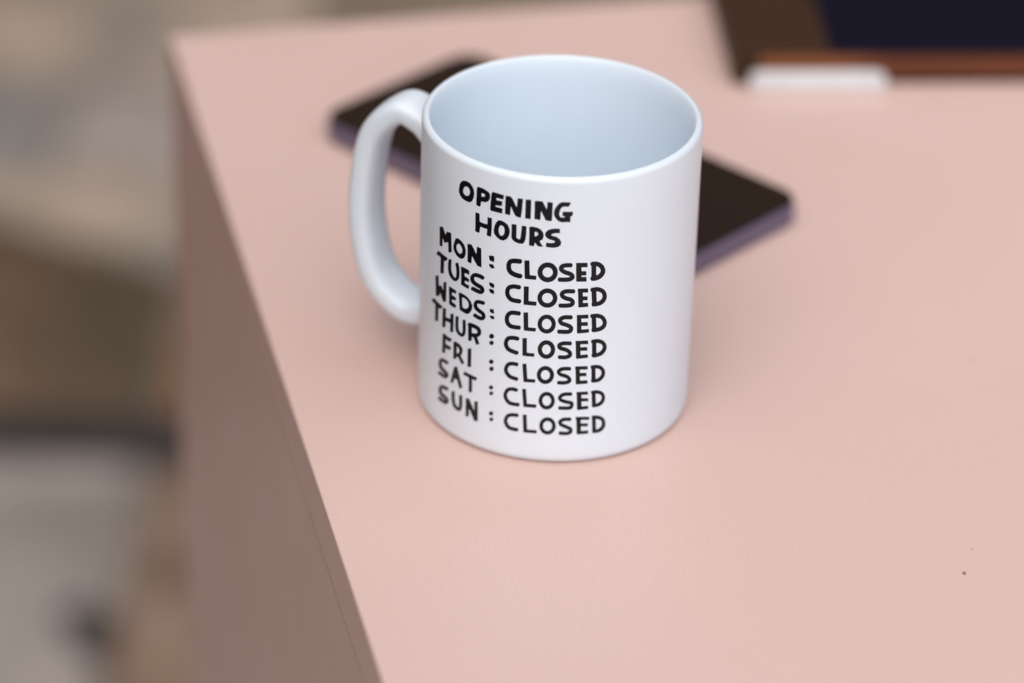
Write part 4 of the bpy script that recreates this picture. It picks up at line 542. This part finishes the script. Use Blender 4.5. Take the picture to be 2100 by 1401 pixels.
LETTERS = json.loads(LETTER_DATA)
RL = 41.05
for word, glyphs in LETTERS:
    bm = bmesh.new()
    for loops in glyphs:
        pts = [[Vector((lp[i] * 0.01, lp[i + 1] * 0.01, 0)) for i in range(0, len(lp), 2)] for lp in loops]
        # outer loops and their holes
        def area(P): return 0.5 * sum(P[i].x * P[i - 1].y - P[i - 1].x * P[i].y for i in range(len(P)))
        outer = sorted(pts, key=lambda P: -abs(area(P)))
        def inside(p, P):
            c = False
            for i in range(len(P)):
                u, v = P[i], P[i - 1]
                if (u.y > p.y) != (v.y > p.y) and p.x < (v.x - u.x) * (p.y - u.y) / (v.y - u.y) + u.x: c = not c
            return c
        groups = []
        for P in outer:
            for gset in groups:
                if inside(P[0], gset[0]): gset.append(P); break
            else: groups.append([P])
        for gset in groups:
            flat = [v for P in gset for v in P]
            vs_ = [bm.verts.new(v) for v in flat]
            for tri in tessellate_polygon(gset):
                try: bm.faces.new([vs_[k] for k in tri])
                except ValueError: pass
    xs = [v.co.x for v in bm.verts]
    x = math.floor(min(xs)) + 1.0
    while x < max(xs):
        bmesh.ops.bisect_plane(bm, geom=bm.verts[:] + bm.edges[:] + bm.faces[:], plane_co=(x, 0, 0), plane_no=(1, 0, 0))
        x += 1.0
    for f in bm.faces:
        f.normal_update()
        if f.normal.z < 0: f.normal_flip()
    for v in bm.verts:
        a = v.co.x / 41.0
        v.co = Vector((RL * math.sin(a), -RL * math.cos(a), v.co.y)) * MM
    me = bpy.data.meshes.new('printed_word'); bm.to_mesh(me); bm.free(); me.materials.append(INK)
    for p_ in me.polygons: p_.use_smooth = True
    o = bpy.data.objects.new('printed_word', me); link(o, mug)

# ------------------------------------------------------------------ the phone
phone = thing('phone', 'dark phone with a lilac frame lying face up behind the mug', 'phone', (-1.9 * MM, 141.7 * MM, 0), -0.725)
PL, PW, PT = 0.1565, 0.0755, 0.0086
obj('frame', box_bm(-PL / 2, PL / 2, -PW / 2, PW / 2, 0, PT - 0.0007, 0.0014, 3, only_vertical=0.009), LILAC, phone, wn_=True)
obj('screen', box_bm(-PL / 2 + 0.0006, PL / 2 - 0.0006, -PW / 2 + 0.0006, PW / 2 - 0.0006, PT - 0.0009, PT, 0.0003, 2, only_vertical=0.0085), GLASS, phone, wn_=True)
for x0, x1 in ((-0.030, -0.018), (-0.010, 0.012)):
    obj('button', box_bm(x0, x1, -PW / 2 - 0.0004, -PW / 2 + 0.001, 0.0026, 0.0050, 0.0003, 2), LILAC, phone, wn_=True)
obj('charging_port', box_bm(-PL / 2 - 0.00008, -PL / 2 + 0.001, -0.0045, 0.0045, 0.0024, 0.0050, 0.0, 2), BLACKP, phone)

# ------------------------------------------------------------------ the notebook
NB = thing('notebook', 'navy notebook with a brown leather side and a painted brown reflection, lying at the back edge of the counter', 'notebook', (60.5 * MM, 219.0 * MM, 0), 0.095)
NW, ND, NT = 0.142, 0.088, 0.0130
obj('page_block', box_bm(0.009, NW - 0.002, 0.0014, ND - 0.0015, 0.0016, NT - 0.0016, 0.0, 2), KRAFT, NB, smooth=False)
obj('cover', box_bm(0.006, NW, 0, ND, NT - 0.0018, NT, 0.0004, 2), NAVY, NB, wn_=True)
obj('cover', box_bm(0.006, NW, 0, ND, 0, 0.0018, 0.0004, 2), NAVY, NB, wn_=True)
obj('spine_and_reflection', box_bm(-0.0006, 0.034, -0.0003, ND + 0.0003, NT - 0.0014, NT + 0.0006, 0.0006, 2), LEATHER, NB, wn_=True)  # brown reflection on the cover, built as a leather-coloured strip
obj('spine_and_reflection', box_bm(-0.0008, 0.0085, -0.0006, ND + 0.0003, 0.0, NT - 0.0016, 0.0007, 2), LEATHER, NB, wn_=True)

# ------------------------------------------------------------------ the white block
blk = box_bm(0, 0.0495, 0, 0.0052, 0, 0.0064, 0.0)
es = [e for e in blk.edges if abs(e.verts[0].co.y - e.verts[1].co.y) > 1e-6 and min(e.verts[0].co.z, e.verts[1].co.z) > 0.003]
bmesh.ops.bevel(blk, geom=es, offset=0.0034, segments=6, affect='EDGES', profile=0.5)
bmesh.ops.bevel(blk, geom=[e for e in blk.edges if e.calc_face_angle(0) > 0.7], offset=0.0007, segments=2, affect='EDGES')
wb = obj('white_block', blk, WHITEP, wn_=True)
wb.location = (66.0 * MM, 212.8 * MM, 0); wb.rotation_euler = (0, 0, 0.088)
wb['label'] = 'small white block with rounded ends lying against the notebook'
wb['category'] = 'block'
